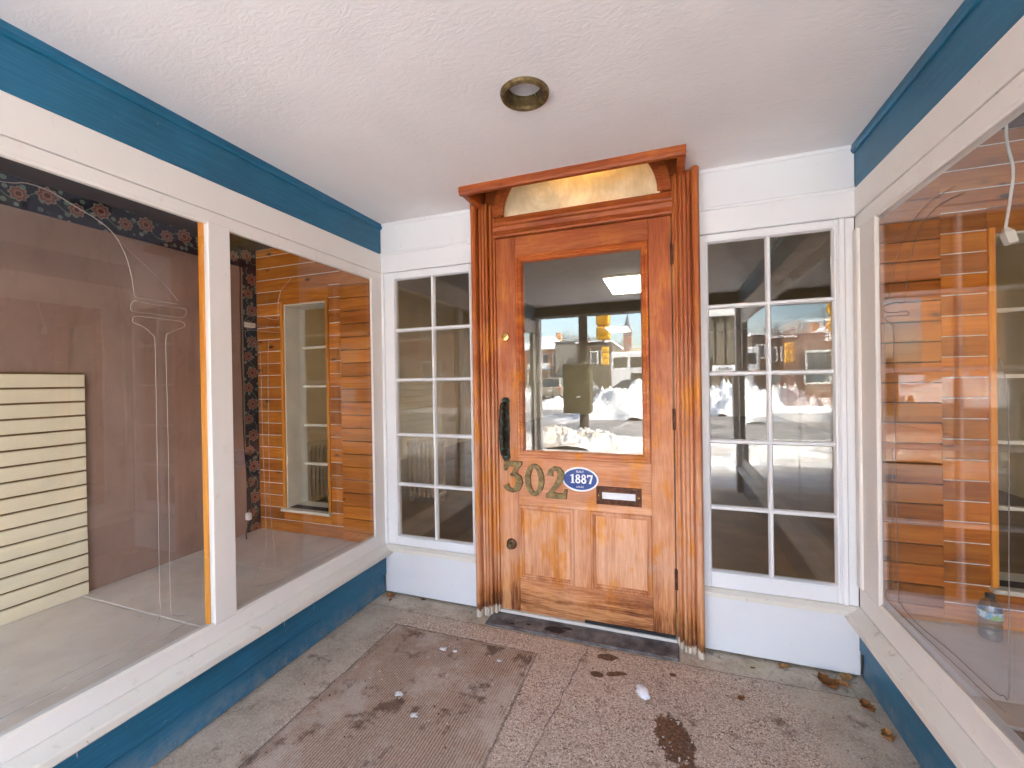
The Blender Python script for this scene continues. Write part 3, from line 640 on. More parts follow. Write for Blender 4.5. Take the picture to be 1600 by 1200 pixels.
m = NT('worn_ribbed_carpet', .95, .1); p = m.sep(m.pos)
rib = m.math('SINE', m.math('MULTIPLY', m.math('ADD', p[0], m.math('MULTIPLY', m.noise(m.pos, 6, 3), .012)), 2*math.pi/.011))
nz = m.noise(m.pos, 4.2, 7, .68); n2 = m.noise(m.vadd(m.pos, (3, 1, 0)), 6.5, 7, .7); fine = m.noise(m.pos, 150, 3, .7)
c = m.ramp(m.math('ADD', m.math('MULTIPLY', rib, .17), m.math('ADD', m.math('MULTIPLY', fine, .6), .2)), [(.2, (.20, .125, .085)), (.5, (.42, .29, .205)), (.8, (.64, .50, .385))])
c = m.mix(m.step(nz, .46, .64, 0, .70), c, m.mix(fine, (.42, .33, .26), (.72, .63, .54)))
c = m.mix(m.step(n2, .54, .64, 0, .80), c, m.mix(fine, (.075, .038, .024), (.21, .12, .08)))
m.color(c); m.bump(m.math('ADD', m.math('MULTIPLY', rib, .4), m.math('ADD', fine, nz)), .6, .003); M['carpet'] = m.m
mt = bmesh.new(); nx, ny = 40, 80
x0, x1, y0, y1 = -1.36, -.605, -2.0, -.285
def mz(x, y): return .004+.0035*mnoise.noise(Vector((x*5, y*5, 1)))+.002*mnoise.noise(Vector((x*19, y*19, 4)))
vv = []
for i in range(nx+1):
    row = []
    for j in range(ny+1):
        x, y = x0+(x1-x0)*i/nx, y0+(y1-y0)*j/ny
        if j == ny: y += .010*mnoise.noise(Vector((x*9, 3, 0)))
        if i == nx: x += .010*mnoise.noise(Vector((8, y*9, 0)))
        if i == 0: x += .012*mnoise.noise(Vector((2, y*7, 0)))
        edge_ = i in (0, nx) or j in (0, ny)
        row.append(mt.verts.new((x+.98, y+1.1, 0.0005 if edge_ else max(.0035, mz(x, y)))))
    vv.append(row)
for i in range(nx):
    for j in range(ny): mt.faces.new((vv[i][j], vv[i+1][j], vv[i+1][j+1], vv[i][j+1]))
tag(link('floor_mat', bm_mesh(mt, 'floor_mat', True), M['carpet'], None, (-.98, -1.1, 0)), 'worn brown ribbed entrance mat caked with dirt and salt', 'mat')

# ================================================================== SHOP DISPLAYS
M['mauve'] = None
m = NT('mauve_brown_wall', .6, .4); g = m.noise(m.pos, 2.2, 5); f = m.noise(m.pos, 60, 4)
m.color(m.mix(m.step(g, .3, .7), (.30, .188, .145), (.365, .24, .19))); m.bump(f, .15, .002); c = m.mix(m.step(m.noise(m.vmul(m.pos, (1, 3, 1.2)), 3.5, 6, .7), .50, .72, 0, .35), m.b.inputs['Base Color'].links[0].from_socket, (.17, .10, .075)); c = m.mix(m.step(m.noise(m.vmul(m.pos, (1, 9, 1.5)), 4.0, 5, .7), .68, .74, 0, .35), c, (.46, .36, .31)); m.color(c); M['mauve'] = m.m
M['dark_ceiling'] = plain('dark_plum_paint', (.030, .020, .024), .6, var=.4, scale=9)
m = NT('grey_beige_platform', .42, .45); g = m.noise(m.pos, 3.2, 7, .65); f = m.noise(m.pos, 45, 4)
c = m.ramp(g, [(.32, (.58, .495, .41)), (.5, (.69, .60, .51)), (.68, (.76, .68, .59))]); c = m.mix(m.step(f, .70, .76, 0, .7), c, (.12, .09, .07)); c = m.mix(m.step(m.noise(m.pos, 8, 4), .66, .72, 0, .6), c, (.68, .64, .60))
m.color(c); m.bump(f, .1, .002); M['platform'] = m.m
M['brown_platform'] = wood('bare_brown_boards', (.17, .105, .06), (.27, .185, .115), (.36, .26, .17), 'y', .6)
M['cream'] = plain('cream_paint', (.68, .64, .53), .5, var=.06)
M['alu'] = plain('groove_insert', (.80, .77, .72), .35, var=.05)
# navy floral paper: printed flowers and leaves
def floral(name, along):
    m = NT(name, .65, .3); o = m.sep(m.pos); u, w_ = (o[1], o[2]) if along == 'y' else (o[2], o[1])
    off = 2.13 if along == 'y' else -.075; per = .098 if along == 'y' else .105
    navy = m.mix(m.noise(m.pos, 12, 3), (.006, .010, .024), (.016, .028, .055))
    def flower(c, uo, vo, r, per):
        q = m.math('DIVIDE', m.math('ADD', u, uo), per); f = m.math('MULTIPLY', m.math('SUBTRACT', m.math('FRACT', q), .5), per)
        idx = m.math('FLOOR', q); jx = m.math('MULTIPLY', m.math('SINE', m.math('MULTIPLY', idx, 12.9)), .012)
        v = m.math('ADD', m.math('SUBTRACT', w_, off+vo), jx)
        d = m.math('SQRT', m.math('ADD', m.math('MULTIPLY', f, f), m.math('MULTIPLY', v, v))); an = m.math('ARCTAN2', v, f)
        pet = m.math('MULTIPLY_ADD', m.math('COSINE', m.math('MULTIPLY', an, 8.0)), .12*r, r)
        rel = m.math('DIVIDE', d, pet)
        c = m.mix(m.step(rel, 1.06, .98), c, (.25, .20, .165)); c = m.mix(m.step(rel, .86, .78), c, (.20, .055, .045))
        c = m.mix(m.step(rel, .60, .52), c, (.27, .165, .125)); c = m.mix(m.step(rel, .36, .28), c, (.12, .020, .018)); return c
    lv = m.voro(m.vmul(m.pos, (34, 34, 34)), 1.0); sel = m.n('ShaderNodeSeparateColor', {0: m.voro(m.vmul(m.pos, (34, 34, 34)), 1.0, out='Color')}).outputs[1]
    c = m.mix(m.math('MULTIPLY', m.step(lv, .42, .34), m.step(sel, .45, .55)), navy, m.mix(sel, (.04, .11, .09), (.20, .26, .22)))
    vine = m.math('ABSOLUTE', m.math('SUBTRACT', m.math('SUBTRACT', w_, off), m.math('MULTIPLY', m.math('SINE', m.math('MULTIPLY', u, 2*math.pi/.19)), .030)))
    c = m.mix(m.step(vine, .0035, .0015), c, (.12, .20, .14))
    c = flower(c, 0.0, .014, .036, per*2); c = flower(c, per*.95, -.014, .030, per*2)
    m.color(c); m.bump(m.noise(m.pos, 200, 2), .05, .001); return m.m
M['floral_y'] = floral('navy_floral_paper_band', 'y'); M['floral_z'] = floral('navy_floral_paper_upright', 'z')

PY = -.030                      # front face of the pine slat walls
def display_box(side):
    s = 1 if side == 'R' else -1; X = (XR if side == 'R' else XL)
    word = 'right' if side == 'R' else 'left'
    xr = lambda a, b: tuple(sorted((X+s*a, X+s*b)))
    DEPTH = 1.0
    # platform
    fl = empty('floor_display_'+word, (X+s*.5, -1.6, .30), 'beige raised display floor behind the %s window' % word, 'floor', None, 'structure')
    yj = -1.0 if side == 'L' else -.62
    box('floor_board', xr(.046, DEPTH), (yj+.0025, PY+.02), (.27, .300), M['platform'], fl, .003)
    box('floor_board', xr(.046, DEPTH), (YF+.1, yj-.0025), (.27, .2995 if side == 'L' else .296), M['platform'] if side == 'L' else M['brown_platform'], fl, .003)
    box('floor_joist', xr(.046, DEPTH), (YF+.1, .04), (.0, .268), M['dark_ceiling'], fl, 0)
    # painted back wall with paper border
    wl = empty('wall_display_'+word, (X+s*DEPTH, -1.6, .30), 'mauve-brown wall with a navy floral paper border behind the %s window' % word, 'wall', None, 'structure')
    box('wall_panel', xr(DEPTH, DEPTH+.05), (YF+.1, .05), (.27, 2.20), M['mauve'], wl, 0)
    box('paper_border', xr(DEPTH-.0012, DEPTH), (YF+.1, -.03), (2.062, 2.199), M['floral_y'], wl, 0)
    box('paper_border', xr(DEPTH-.0016, DEPTH-.0003), (-.130, -.031), (.302, 2.0615), M['floral_z'], wl, 0)
    if side == 'L': box('bracket', (-2.637, -2.615), (-.128, -.058), (1.668, 1.700), M['cream'], wl, .003)
    tag(box('ceiling_display_'+word, xr(.045, DEPTH+.05), (YF+.1, .05), (2.20, 2.23), M['dark_ceiling'], None, 0), 'dark painted ceiling of the %s window display' % word, 'ceiling', None, 'structure')
    # pine slat wall
    pw = empty('wall_pine_'+word, (X+s*.5, PY, .30), 'orange knotty pine slat wall at the end of the %s display' % word, 'wall', None, 'structure')
    near, o0, o1, oz0, oz1 = .285, .402, .762, .462, 1.812
    if side == 'R': near, o0, o1 = .262, .425, .785
    pitch = .0805
    for k in range(24):
        z0 = .302+k*pitch; z1 = min(z0+pitch-.0045, 2.199)
        zn0, zn1 = max(.3005, z0-.018), min(z1-.018, 2.199)
        box('board', xr(.047, near-.0015), (PY-.012, PY+.010), (zn0, zn1), M['pine'], pw, .002)
        if k == 23: box('board', xr(.047, near-.0015), (PY-.012, PY+.010), (zn1+.0045, 2.199), M['pine'], pw, .002)
        spans = [(near+.0015, DEPTH-.002)]
        if z1 > oz0-.018 and z0 < oz1+.020:
            spans = [(near+.0015, o0-.020), (o1+.020, DEPTH-.002)]
            for za, zb_ in ((z0, min(z1, oz0-.0185)), (max(z0, oz1+.0200), z1)):
                if zb_-za > .004: box('board', xr(o0-.0195, o1+.0195), (PY, PY+.016), (za, zb_), M['pine'], pw, .001)
        for a, b in spans:
            box('board', xr(a, b), (PY, PY+.016), (z0, z1), M['pine'], pw, .002)
            box('groove_insert', xr(a+.001, b-.001), (PY+.001, PY+.010), (z1+.0006, min(z1+.0040, 2.199)), M['alu'], pw, 0)
    # backing behind the slats, leaving the window opening free
    for a, b, z0, z1 in ((.047, o0, .27, 2.2), (o1, DEPTH+.05, .27, 2.2), (o0, o1, .27, oz0), (o0, o1, oz1, 2.2)):
        box('backing', xr(a, b), (PY+.0165, .05), (z0, z1), M['dark_ceiling'], pw, 0)
    # narrow interior window
    lab = 'narrow cream interior window in the pine wall of the %s display' % word
    iw = empty('interior_window', (X+s*(o0+o1)/2, PY, oz0), lab, 'window', 'narrow windows in the pine display walls', 'thing')
    T = M['pine_z']
    for a, b in ((o0-.0195, o0), (o1, o1+.0195)): box('casing', xr(a, b), (PY-.010, PY+.016), (oz0-.0005, oz1+.02), T, iw, .002)
    box('casing', xr(o0+.0005, o1-.0005), (PY-.010, PY+.016), (oz1, oz1+.0195), M['pine'], iw, .002)
    box('sill', xr(o0-.025, o1+.025), (PY-.028, .15), (oz0-.018, oz0-.001), M['cream'], iw, .003)
    for a, b in ((o0, o0+.008), (o1-.008, o1)): box('reveal', xr(a, b), (PY+.004, .15), (oz0, oz1), M['cream'], iw, .002)
    box('reveal', xr(o0+.0085, o1-.0085), (PY+.004, .15), (oz1-.008, oz1), M['cream'], iw, .002)
    n = 5; hz = (oz1-.008-oz0)/n
    for k in range(n):
        box('pane', xr(o0+.009, o1-.009), (.130, .133), (oz0+k*hz+.008, oz0+(k+1)*hz-.008), M['glass'], iw, 0)
        if k: box('muntin', xr(o0+.0085, o1-.0085), (.118, .145), (oz0+k*hz-.008, oz0+k*hz+.008), M['cream'], iw, .002)
display_box('L'); display_box('R')
# inner pine post behind the left mullion
tag(box('inner_post', (XL-.050, XL-.0225), (-1.058, -.964), (.3005, 2.198), M['pine_z'], None, .003), 'orange pine post standing just behind the white mullion', 'post')

# slat wall panel leaning on the mauve wall
M['slat'] = plain('cream_slat_board', (.78, .69, .50), .45, var=.05)
M['groove'] = plain('brown_groove', (.20, .115, .04), .7)
sw = empty('slat_panel', (XL-.985, -1.6, .30), 'cream slat-wall panel leaning on the mauve wall behind the left window', 'panel')
box('backing', (XL-.994, XL-.980), (-2.35, -.975), (.3005, 1.352), M['groove'], sw, 0)
for k in range(16):
    z0 = .3006+k*.0657; box('slat', (XL-.9795, XL-.966), (-2.35, -.974), (z0, z0+.0572), M['slat'], sw, .0018)
# cords
M['black_cord'] = plain('black_cord', (.012, .012, .012), .5); M['white_cord'] = plain('white_cord', (.72, .70, .64), .45)
pc = [(-2.625, -.161, 2.198), (-2.615, -.163, 2.0), (-2.61, -.172, 1.789), (-2.615, -.165, 1.6), (-2.61, -.172, 1.457), (-2.615, -.160, 1.25), (-2.61, -.166, 1.082), (-2.61, -.155, .788), (-2.60, -.128, .486), (-2.585, -.15, .42), (-2.57, -.190, .338), (-2.53, -.22, .305)]
co = empty('power_cord', (-2.62, -.16, .30), 'black power cord hanging down the mauve wall behind the left window', 'cord')
tube('cable', smooth_path(pc, 5), .0035, M['black_cord'], co, 6)
box('plug', (-2.600, -.2550+ -2.31), (-.175, -.150), (.405, .450), M['white_cord'], co, .004)
wc = empty('hanging_cord', (1.0, -.41, 1.68), 'white cord with a plug hanging behind the right window', 'cord')
tube('cable', smooth_path([(1.0, -.412, 2.199), (1.0, -.409, 2.099), (1.0, -.408, 2.002), (1.0, -.433, 1.901), (1.0, -.420, 1.819), (1.0, -.402, 1.747), (1.0, -.398, 1.73)], 6), .0042, M['white_cord'], wc, 8)
bm = bmesh.new(); lathe_bm([(.006, .0), (.013, -.012), (.017, -.018), (.017, -.052), (.015, -.055), (0, -.055)], 4, 'z', bm); o = link('plug', bm_mesh(bm, 'plug'), M['white_cord'], wc, (1.0, -.397, 1.735)); o.rotation_euler = (R(-14), 0, R(45))
# water bottle
m = glass('blue_bottle_plastic', .07, (.74, .80, .87)); M['plastic'] = m
M['cap'] = plain('dark_cap', (.05, .06, .07), .4); M['label_blue'] = None
m = NT('bottle_label', .4, .4); p = m.sep(m.obj); nz = m.noise(m.obj, 30, 3); c = m.mix(m.step(nz, .45, .6), (.16, .42, .62), (.60, .75, .82)); c = m.mix(m.step(m.noise(m.vadd(m.obj, (2, 0, 0)), 40, 2), .58, .64), c, (.22, .45, .10)); m.color(c); M['label'] = m.m
bt = empty('water_bottle', (1.105, -.113, .30), 'small clear blue plastic water bottle with a dark cap on the right display floor', 'bottle')
pr = [(0, .004), (.018, .001), (.029, .003), (.0325, .010), (.0325, .022), (.0305, .025), (.0325, .028), (.0325, .040), (.0305, .043), (.0325, .046), (.0325, .058), (.0305, .061), (.0325, .064), (.0325, .078), (.033, .080), (.033, .108), (.0325, .112), (.029, .128), (.020, .142), (.0125, .149), (.0115, .153)]
lathe('body', pr, (1.105, -.113, .3005), M['plastic'], bt, 'z', 28, True, False)
lathe('label', [(.0336, .081), (.0336, .107)], (1.105, -.113, .3005), M['label'], bt, 'z', 28, True, False)
lathe('cap', [(.0, .166), (.0125, .166), (.0138, .164), (.0138, .152), (.0125, .151)], (1.105, -.113, .3005), M['cap'], bt, 'z', 20)

# ================================================================== SHOP INTERIOR
M['shop_wall'] = plain('shop_wall', (.52, .47, .36), .7, var=.06, scale=2)
M['shop_ceiling'] = plain('shop_ceiling', (.50, .48, .44), .8, var=.05)
M['shop_floor'] = plain('dark_shop_floor', (.13, .10, .072), .45, var=.3, scale=3)
sheet('floor_shop', -4.2, 3.4, .30, 14.0, .002, M['shop_floor'], label='dark floor inside the shop', cat='floor')
sheet('ceiling_shop', -4.2, 3.4, .05, 14.0, 2.9, M['shop_ceiling'], label='pale ceiling inside the shop', cat='ceiling')
wS = empty('wall_shop', (0, 7, 0), 'plain beige walls inside the shop', 'wall', None, 'structure')
for x, y, z in (((-4.3, -4.2), (.05, 14), (0, 2.9)), ((3.4, 3.5), (.05, 14), (0, 2.9)), ((-4.3, 3.5), (14, 14.1), (0, 2.9)),
                ((-4.2, XL-1.05), (.052, .12), (0, 2.9)), ((XR+1.05, 3.4), (.052, .12), (0, 2.9)),
                ((XL-1.05, -.985), (.052, .12), (1.96, 2.9)), ((.118, XR+1.05), (.052, .12), (1.96, 2.9)), ((-.985, .118), (.052, .12), (2.662, 2.9)),
                ((XL-1.05, -.985), (.052, .12), (.0, .255)), ((.118, XR+1.05), (.052, .12), (.0, .255)),
                ((-.985, -.957), (.052, .12), (2.0, 2.662)), ((.070, .118), (.052, .12), (2.0, 2.662))):
    box('wall_panel', x, y, z, M['shop_wall'], wS, 0)
M['panel_light'] = emit('lit_diffuser', (1.0, .96, .88), .8)
for x, y, lab in ((-.62, 5.25, 'lit fluorescent ceiling panel seen through the top of the door glass'), (-1.45, 11.6, 'lit fluorescent ceiling panel deeper in the shop, seen lower in the door glass')):
    t = empty('ceiling_light_panel', (x, y, 2.9), lab, 'light', 'lit panels on the shop ceiling')
    box('housing', (x-.33, x+.33), (y-.65, y+.65), (2.865, 2.899), M['enamel_white'], t, .003)
    box('diffuser', (x-.31, x+.31), (y-.63, y+.63), (2.850, 2.8645), M['panel_light'], t, .003)
# old bulb behind the fanlight
bl = empty('bulb_lamp', (-.37, .115, 2.62), 'warm lit bulb glowing behind the frosted fanlight', 'lamp')
lathe('socket', [(.014, .0), (.018, .02), (.018, .05), (.0, .055)], (-.37, .115, 2.555), M['brass'], bl, 'z', 16)
tube('flex', [(-.37, .115, 2.60), (-.37, .115, 2.899)], .004, M['black_cord'], bl, 6)
lathe('bulb', [(0, -.075), (.018, -.070), (.029, -.05), (.030, -.035), (.02, -.012), (.013, 0)], (-.37, .115, 2.555), emit('warm_filament', (1.0, .56, .14), 85.0), bl, 'z', 20)
# radiators
M['radiator'] = plain('silver_radiator_paint', (.45, .44, .43), .45, .2)
def radiator(x, y, along, n, lab):
    t = empty('radiator', (x, y, 0), lab, 'radiator', 'old cast iron radiators in the shop')
    for k in range(n):
        bm = bmesh.new()
        for q in (-.07, 0, .07):
            pts = [(0, q, .08), (0, q, .62)] if along == 'x' else [(q, 0, .08), (q, 0, .62)]
            tube_bm(bm, pts, .017, 8)
        a = (.023, .095) if along == 'x' else (.095, .023)
        add_box(bm, -a[0], a[0], -a[1], a[1], .60, .66, .012); add_box(bm, -a[0], a[0], -a[1], a[1], .06, .11, .012)
        if k in (0, n-1): add_box(bm, -.02, .02, -.06, -.03, .0, .06); add_box(bm, -.02, .02, .03, .06, .0, .06)
        d = (k-(n-1)/2)*.056
        link('section', bm_mesh(bm, 'section'), M['radiator'], t, (x+(d if along == 'x' else 0), y+(0 if along == 'x' else d), .003))
radiator(-2.47, 1.85, 'x', 7, 'silver cast iron radiator seen through the left sidelight')
radiator(-3.55, 1.42, 'y', 8, 'silver cast iron radiator seen through the narrow left interior window')
# loose white slats on the shop floor seen low in the right interior window

# ================================================================== THE SHOP BUILDING ROUND THE ENTRANCE
def brick_mat(name, a, b, mortar, scale=1.0, plane='x'):
    m = NT(name, .8, .25); p = m.sep(m.pos); cb = m.n('ShaderNodeCombineXYZ')
    m.set(cb.inputs[0], m.math('ADD', p[0], p[1])); m.set(cb.inputs[1], p[2])
    bt_ = m.n('ShaderNodeTexBrick', {'Vector': cb.outputs[0], 'Color1': a, 'Color2': b, 'Mortar': mortar, 'Scale': 1.0, 'Mortar Size': .012*scale, 'Brick Width': .23*scale, 'Row Height': .075*scale})
    c = m.mix(m.step(m.noise(m.pos, 3, 5), .3, .7, 0, .35), bt_.outputs['Color'], tuple(x*.6 for x in a))
    m.color(c); m.bump(m.math('SUBTRACT', 1.0, bt_.outputs['Fac']), .5, .01); return m.m
M['brick_shop'] = brick_mat('red_brick', (.30, .10, .055), (.22, .075, .045), (.35, .31, .27))
M['brick_house'] = brick_mat('orange_brick', (.46, .20, .075), (.36, .15, .06), (.42, .34, .26))
M['brick_red'] = brick_mat('church_brick', (.30, .105, .06), (.24, .08, .05), (.30, .25, .2))
M['lintel'] = plain('dark_brown_lintel', (.055, .042, .034), .6)
sb = empty('shop_building', (0, 4, 0), 'brick shop building over and around the recessed entrance', 'building', None, 'thing')
box('lintel_beam', (-2.7, 1.86), (YF-.14, YF+.09), (2.12, 2.5), M['lintel'], sb, .01)
box('front_wall', (-4.6, 3.8), (YF-.10, YF+.12), (2.501, 9.0), M['brick_shop'], sb, 0)
for x in ((-4.6, XL-1.06), (XR+1.06, 3.8)): box('front_wall', x, (YF-.10, YF+.12), (-.2, 2.5), M['brick_shop'], sb, 0)
for x in ((-4.6, -4.32), (3.52, 3.8)): box('side_wall', x, (YF+.121, 14.3), (-.2, 9.0), M['brick_shop'], sb, 0)
box('rear_wall', (-4.319, 3.519), (14.12, 14.3), (-.2, 9.0), M['brick_shop'], sb, 0)
box('roof', (-4.7, 3.9), (YF-.2, 14.4), (9.001, 9.2), M['lintel'], sb, 0)
for side, word in ((-1, 'left'), (1, 'right')):
    X = XL if side < 0 else XR; xr = lambda a, b: tuple(sorted((X+side*a, X+side*b)))
    w = empty('front_window', (X+side*.55, YF, .25), 'street-side window of the %s display' % word, 'window', 'street-side display windows', 'thing')
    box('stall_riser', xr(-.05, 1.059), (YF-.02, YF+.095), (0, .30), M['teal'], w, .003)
    for a, b in ((-.05, .06), (.98, 1.059)): box('post', xr(a, b), (YF-.02, YF+.095), (.301, 2.119), M['frame_white'], w, .003)
    box('head', xr(.0605, .9795), (YF-.02, YF+.095), (1.93, 2.119), M['frame_white'], w, .003)
    box('pane', xr(.0605, .9795), (YF+.03, YF+.034), (.301, 1.929), M['glass'], w, 0)

# ================================================================== STREET (seen mirrored in the glass)
def snow_mat(name, dirt):
    m = NT(name, .75, .25); n1 = m.noise(m.pos, 2.6, 7, .75); n2 = m.noise(m.pos, 14, 6, .65)
    c = m.mix(m.step(n1, .40, .62, 0, dirt), (.72, .74, .77), (.40, .36, .31)); c = m.mix(m.step(n2, .56, .70, 0, dirt*.8), c, (.22, .18, .14))
    m.color(c); m.bump(n2, .6, .05); return m.m
M['snow'] = snow_mat('clean_snow', .12); M['snow_dirty'] = snow_mat('gritty_snow', .95)
m = NT('wet_asphalt', .55, .4); n1 = m.noise(m.pos, .55, 6, .65); n2 = m.noise(m.pos, 9, 5)
c = m.mix(m.step(n1, .40, .62), (.10, .096, .092), (.22, .21, .20)); c = m.mix(m.step(m.noise(m.vmul(m.pos, (.9, .18, 1)), 1.0, 5, .6), .58, .70, 0, .7), c, (.62, .63, .66))
m.color(c); m.rough(m.step(n1, .35, .65, .35, .75)); m.bump(n2, .3, .01); M['asphalt'] = m.m
m = NT('damp_pavement', .6, .4); n1 = m.noise(m.pos, 1.4, 6, .65); c = m.mix(m.step(n1, .4, .62), (.36, .345, .33), (.52, .50, .48)); c = m.mix(m.step(m.noise(m.pos, .8, 6), .46, .56, 0, .85), c, (.62, .63, .65)); m.color(c); m.bump(m.noise(m.pos, 20, 4), .3, .01); M['pavement'] = m.m
M['snow_field'] = snow_mat('snowy_ground', .30)
sheet('ground', -900, 900, -1400, 300, -.16, M['snow_field'], label='snow-covered ground around the street', cat='ground')
sheet('road', -14, 26, -17.0, -7.9, -.125, M['asphalt'], label='wet slushy cross street in front of the shop', cat='road')
sheet('side_street', -12.5, -1.2, -140, -17.0, -.125, M['asphalt'], label='wet side street leading away from the shop', cat='road')
tag(box('pavement', (-14, 26), (-7.8, YF-.11), (-.3, -.004), M['pavement'], None, .01), 'damp concrete pavement in front of the shop', 'pavement', None, 'structure')
tag(box('kerb', (-14, 26), (-7.95, -7.801), (-.3, .0), plain('kerb_stone', (.33, .32, .30), .7), None, .02), 'concrete kerb along the pavement', 'kerb', None, 'structure')
def mound(cx, cyy, rx, ry, h, label, mat, seed, base=-.06, n=44):
    bm = bmesh.new(); g = []
    for i in range(n+1):
        row = []
        for j in range(n+1):
            u, v = i/n*2-1, j/n*2-1; d = math.sqrt(u*u+v*v)+.22*mnoise.noise(Vector((u*2.2+seed, v*2.2, seed)))
            f = max(0, 1-d*d)**.75; x, y = u*rx, v*ry
            z = h*f*(1+.45*mnoise.noise(Vector((x*1.7+seed, y*1.7, 3))) + .28*mnoise.noise(Vector((x*4.5, y*4.5+seed, 9))) + .30*mnoise.noise(Vector((x*11, y*11, seed))) + .22*mnoise.noise(Vector((x*25, y*25, seed))))
            row.append(bm.verts.new((x, y, z if f > 0 else -.06)))
        g.append(row)
    for i in range(n):
        for j in range(n): bm.faces.new((g[i][j], g[i+1][j], g[i+1][j+1], g[i][j+1]))
    return tag(link('snow_bank', bm_mesh(bm, 'snow_bank', True), mat, None, (cx, cyy, base)), label, 'snow bank', 'snow banks along the street')
mound(-1.95, -6.35, 1.5, .75, .27, 'gritty snow bank heaped round the pole with the cabinet', M['snow_dirty'], 1.0, .01, 110)
mound(-1.4, -14.2, 2.1, 1.1, 1.05, 'bright white snow bank beside the small traffic signal', M['snow'], 5.0, -.15)
mound(2.5, -17.6, 1.8, 1.2, 1.15, 'white snow bank in front of the beige columned building', M['snow'], 9.0, -.15)
mound(.85, -4.9, .75, .55, .16, 'low trodden snow patch on the pavement', M['snow'], 12.0, -.01)
mound(-13.5, -26, 3.2, 2.2, 1.3, 'white snow bank left of the side street', M['snow'], 15.0, -.15)
mound(4.3, -6.7, 1.9, .8, .62, 'gritty snow bank at the kerb to the right', M['snow_dirty'], 21.0, -.01)
mound(-7.0, -6.6, 2.4, .9, .7, 'gritty snow bank at the kerb to the left', M['snow_dirty'], 27.0, -.01)
mound(-5.2, -19.5, 1.5, .9, .5, 'low snow bank at the far corner of the side street', M['snow'], 31.0, -.15)
# pole with controller cabinet
M['pole'] = plain('dark_brown_pole', (.040, .032, .024), .7); M['cabinet'] = plain('olive_brown_cabinet', (.045, .038, .018), .55, .2)
up_ = empty('utility_pole', (-1.715, -7.0, 0), 'dark utility pole standing in the snow bank, carrying a cabinet', 'pole')
lathe('shaft', [(.10, -.1), (.095, 3), (.085, 8.0), (0, 8.0)], (-1.715, -7.0, 0), M['pole'], up_, 'z', 16)
lathe('collar', [(.108, 0), (.115, .02), (.115, .10), (.108, .12)], (-1.715, -7.0, 1.72), M['pole'], up_, 'z', 16)
cbx = box('cabinet', (-2.08, -1.50), (-6.90, -6.60), (.60, 1.63), M['cabinet'], up_, .02)
box('cabinet_door', (-2.05, -1.53), (-6.600, -6.588), (.63, 1.60), M['cabinet'], cbx, .004)
box('handle', (-1.80, -1.70), (-6.588, -6.572), (.93, .96), M['radiator'], cbx, .004)
M['signal'] = plain('signal_yellow', (.58, .31, .02), .45, var=.1); M['lens_dark'] = plain('dark_lens', (.05, .02, .02), .3)
def signal(name, x, y, z0, w, h, facing, label, parts):
    t = empty(name, (x, y, z0), label, 'traffic signal', 'traffic signals at the corner')
    hh = h/3
    for k in range(3):
        b_ = box('section', (x-w/2, x+w/2), (y-.09, y+.09), (z0+k*hh+.006, z0+(k+1)*hh-.006), M['signal'], t, .03)
        lathe('visor', [(w*.36, .0), (w*.40, facing*.16), (w*.38, facing*.16), (w*.34, 0)], (x, y+facing*.09, z0+(k+.5)*hh), M['signal'], t, 'y', 16, True, False)
        lathe('lens', [(0, facing*.01), (w*.33, facing*.005), (w*.34, 0)], (x, y+facing*.091, z0+(k+.5)*hh), M['lens_dark'], t, 'y', 16)
    parts(t); return t
def arm(t):
    tube('arm', [(-1.62, -6.95, 2.07), (-1.40, -6.85, 2.07), (-1.255, -6.8, 2.07), (-1.255, -6.8, 2.11)], .025, M['pole'], t)
    tube('arm', [(-1.62, -6.95, 3.05), (-1.40, -6.85, 3.05), (-1.255, -6.8, 3.05), (-1.255, -6.8, 2.99)], .025, M['pole'], t)
signal('traffic_signal', -1.255, -6.8, 2.105, .275, .90, -1, 'large yellow traffic signal hung from the cabinet pole', arm)
def post(t): tube('post', [(-2.22, -15.12, -.1), (-2.22, -15.12, 2.75)], .045, M['pole'], t, 10); tube('bracket', [(-2.22, -15.12, 2.2), (-2.33, -15.0, 2.2)], .02, M['pole'], t)
signal('traffic_signal', -2.335, -15.0, 1.88, .285, .72, -1, 'smaller yellow traffic signal on its own post across the road', post)

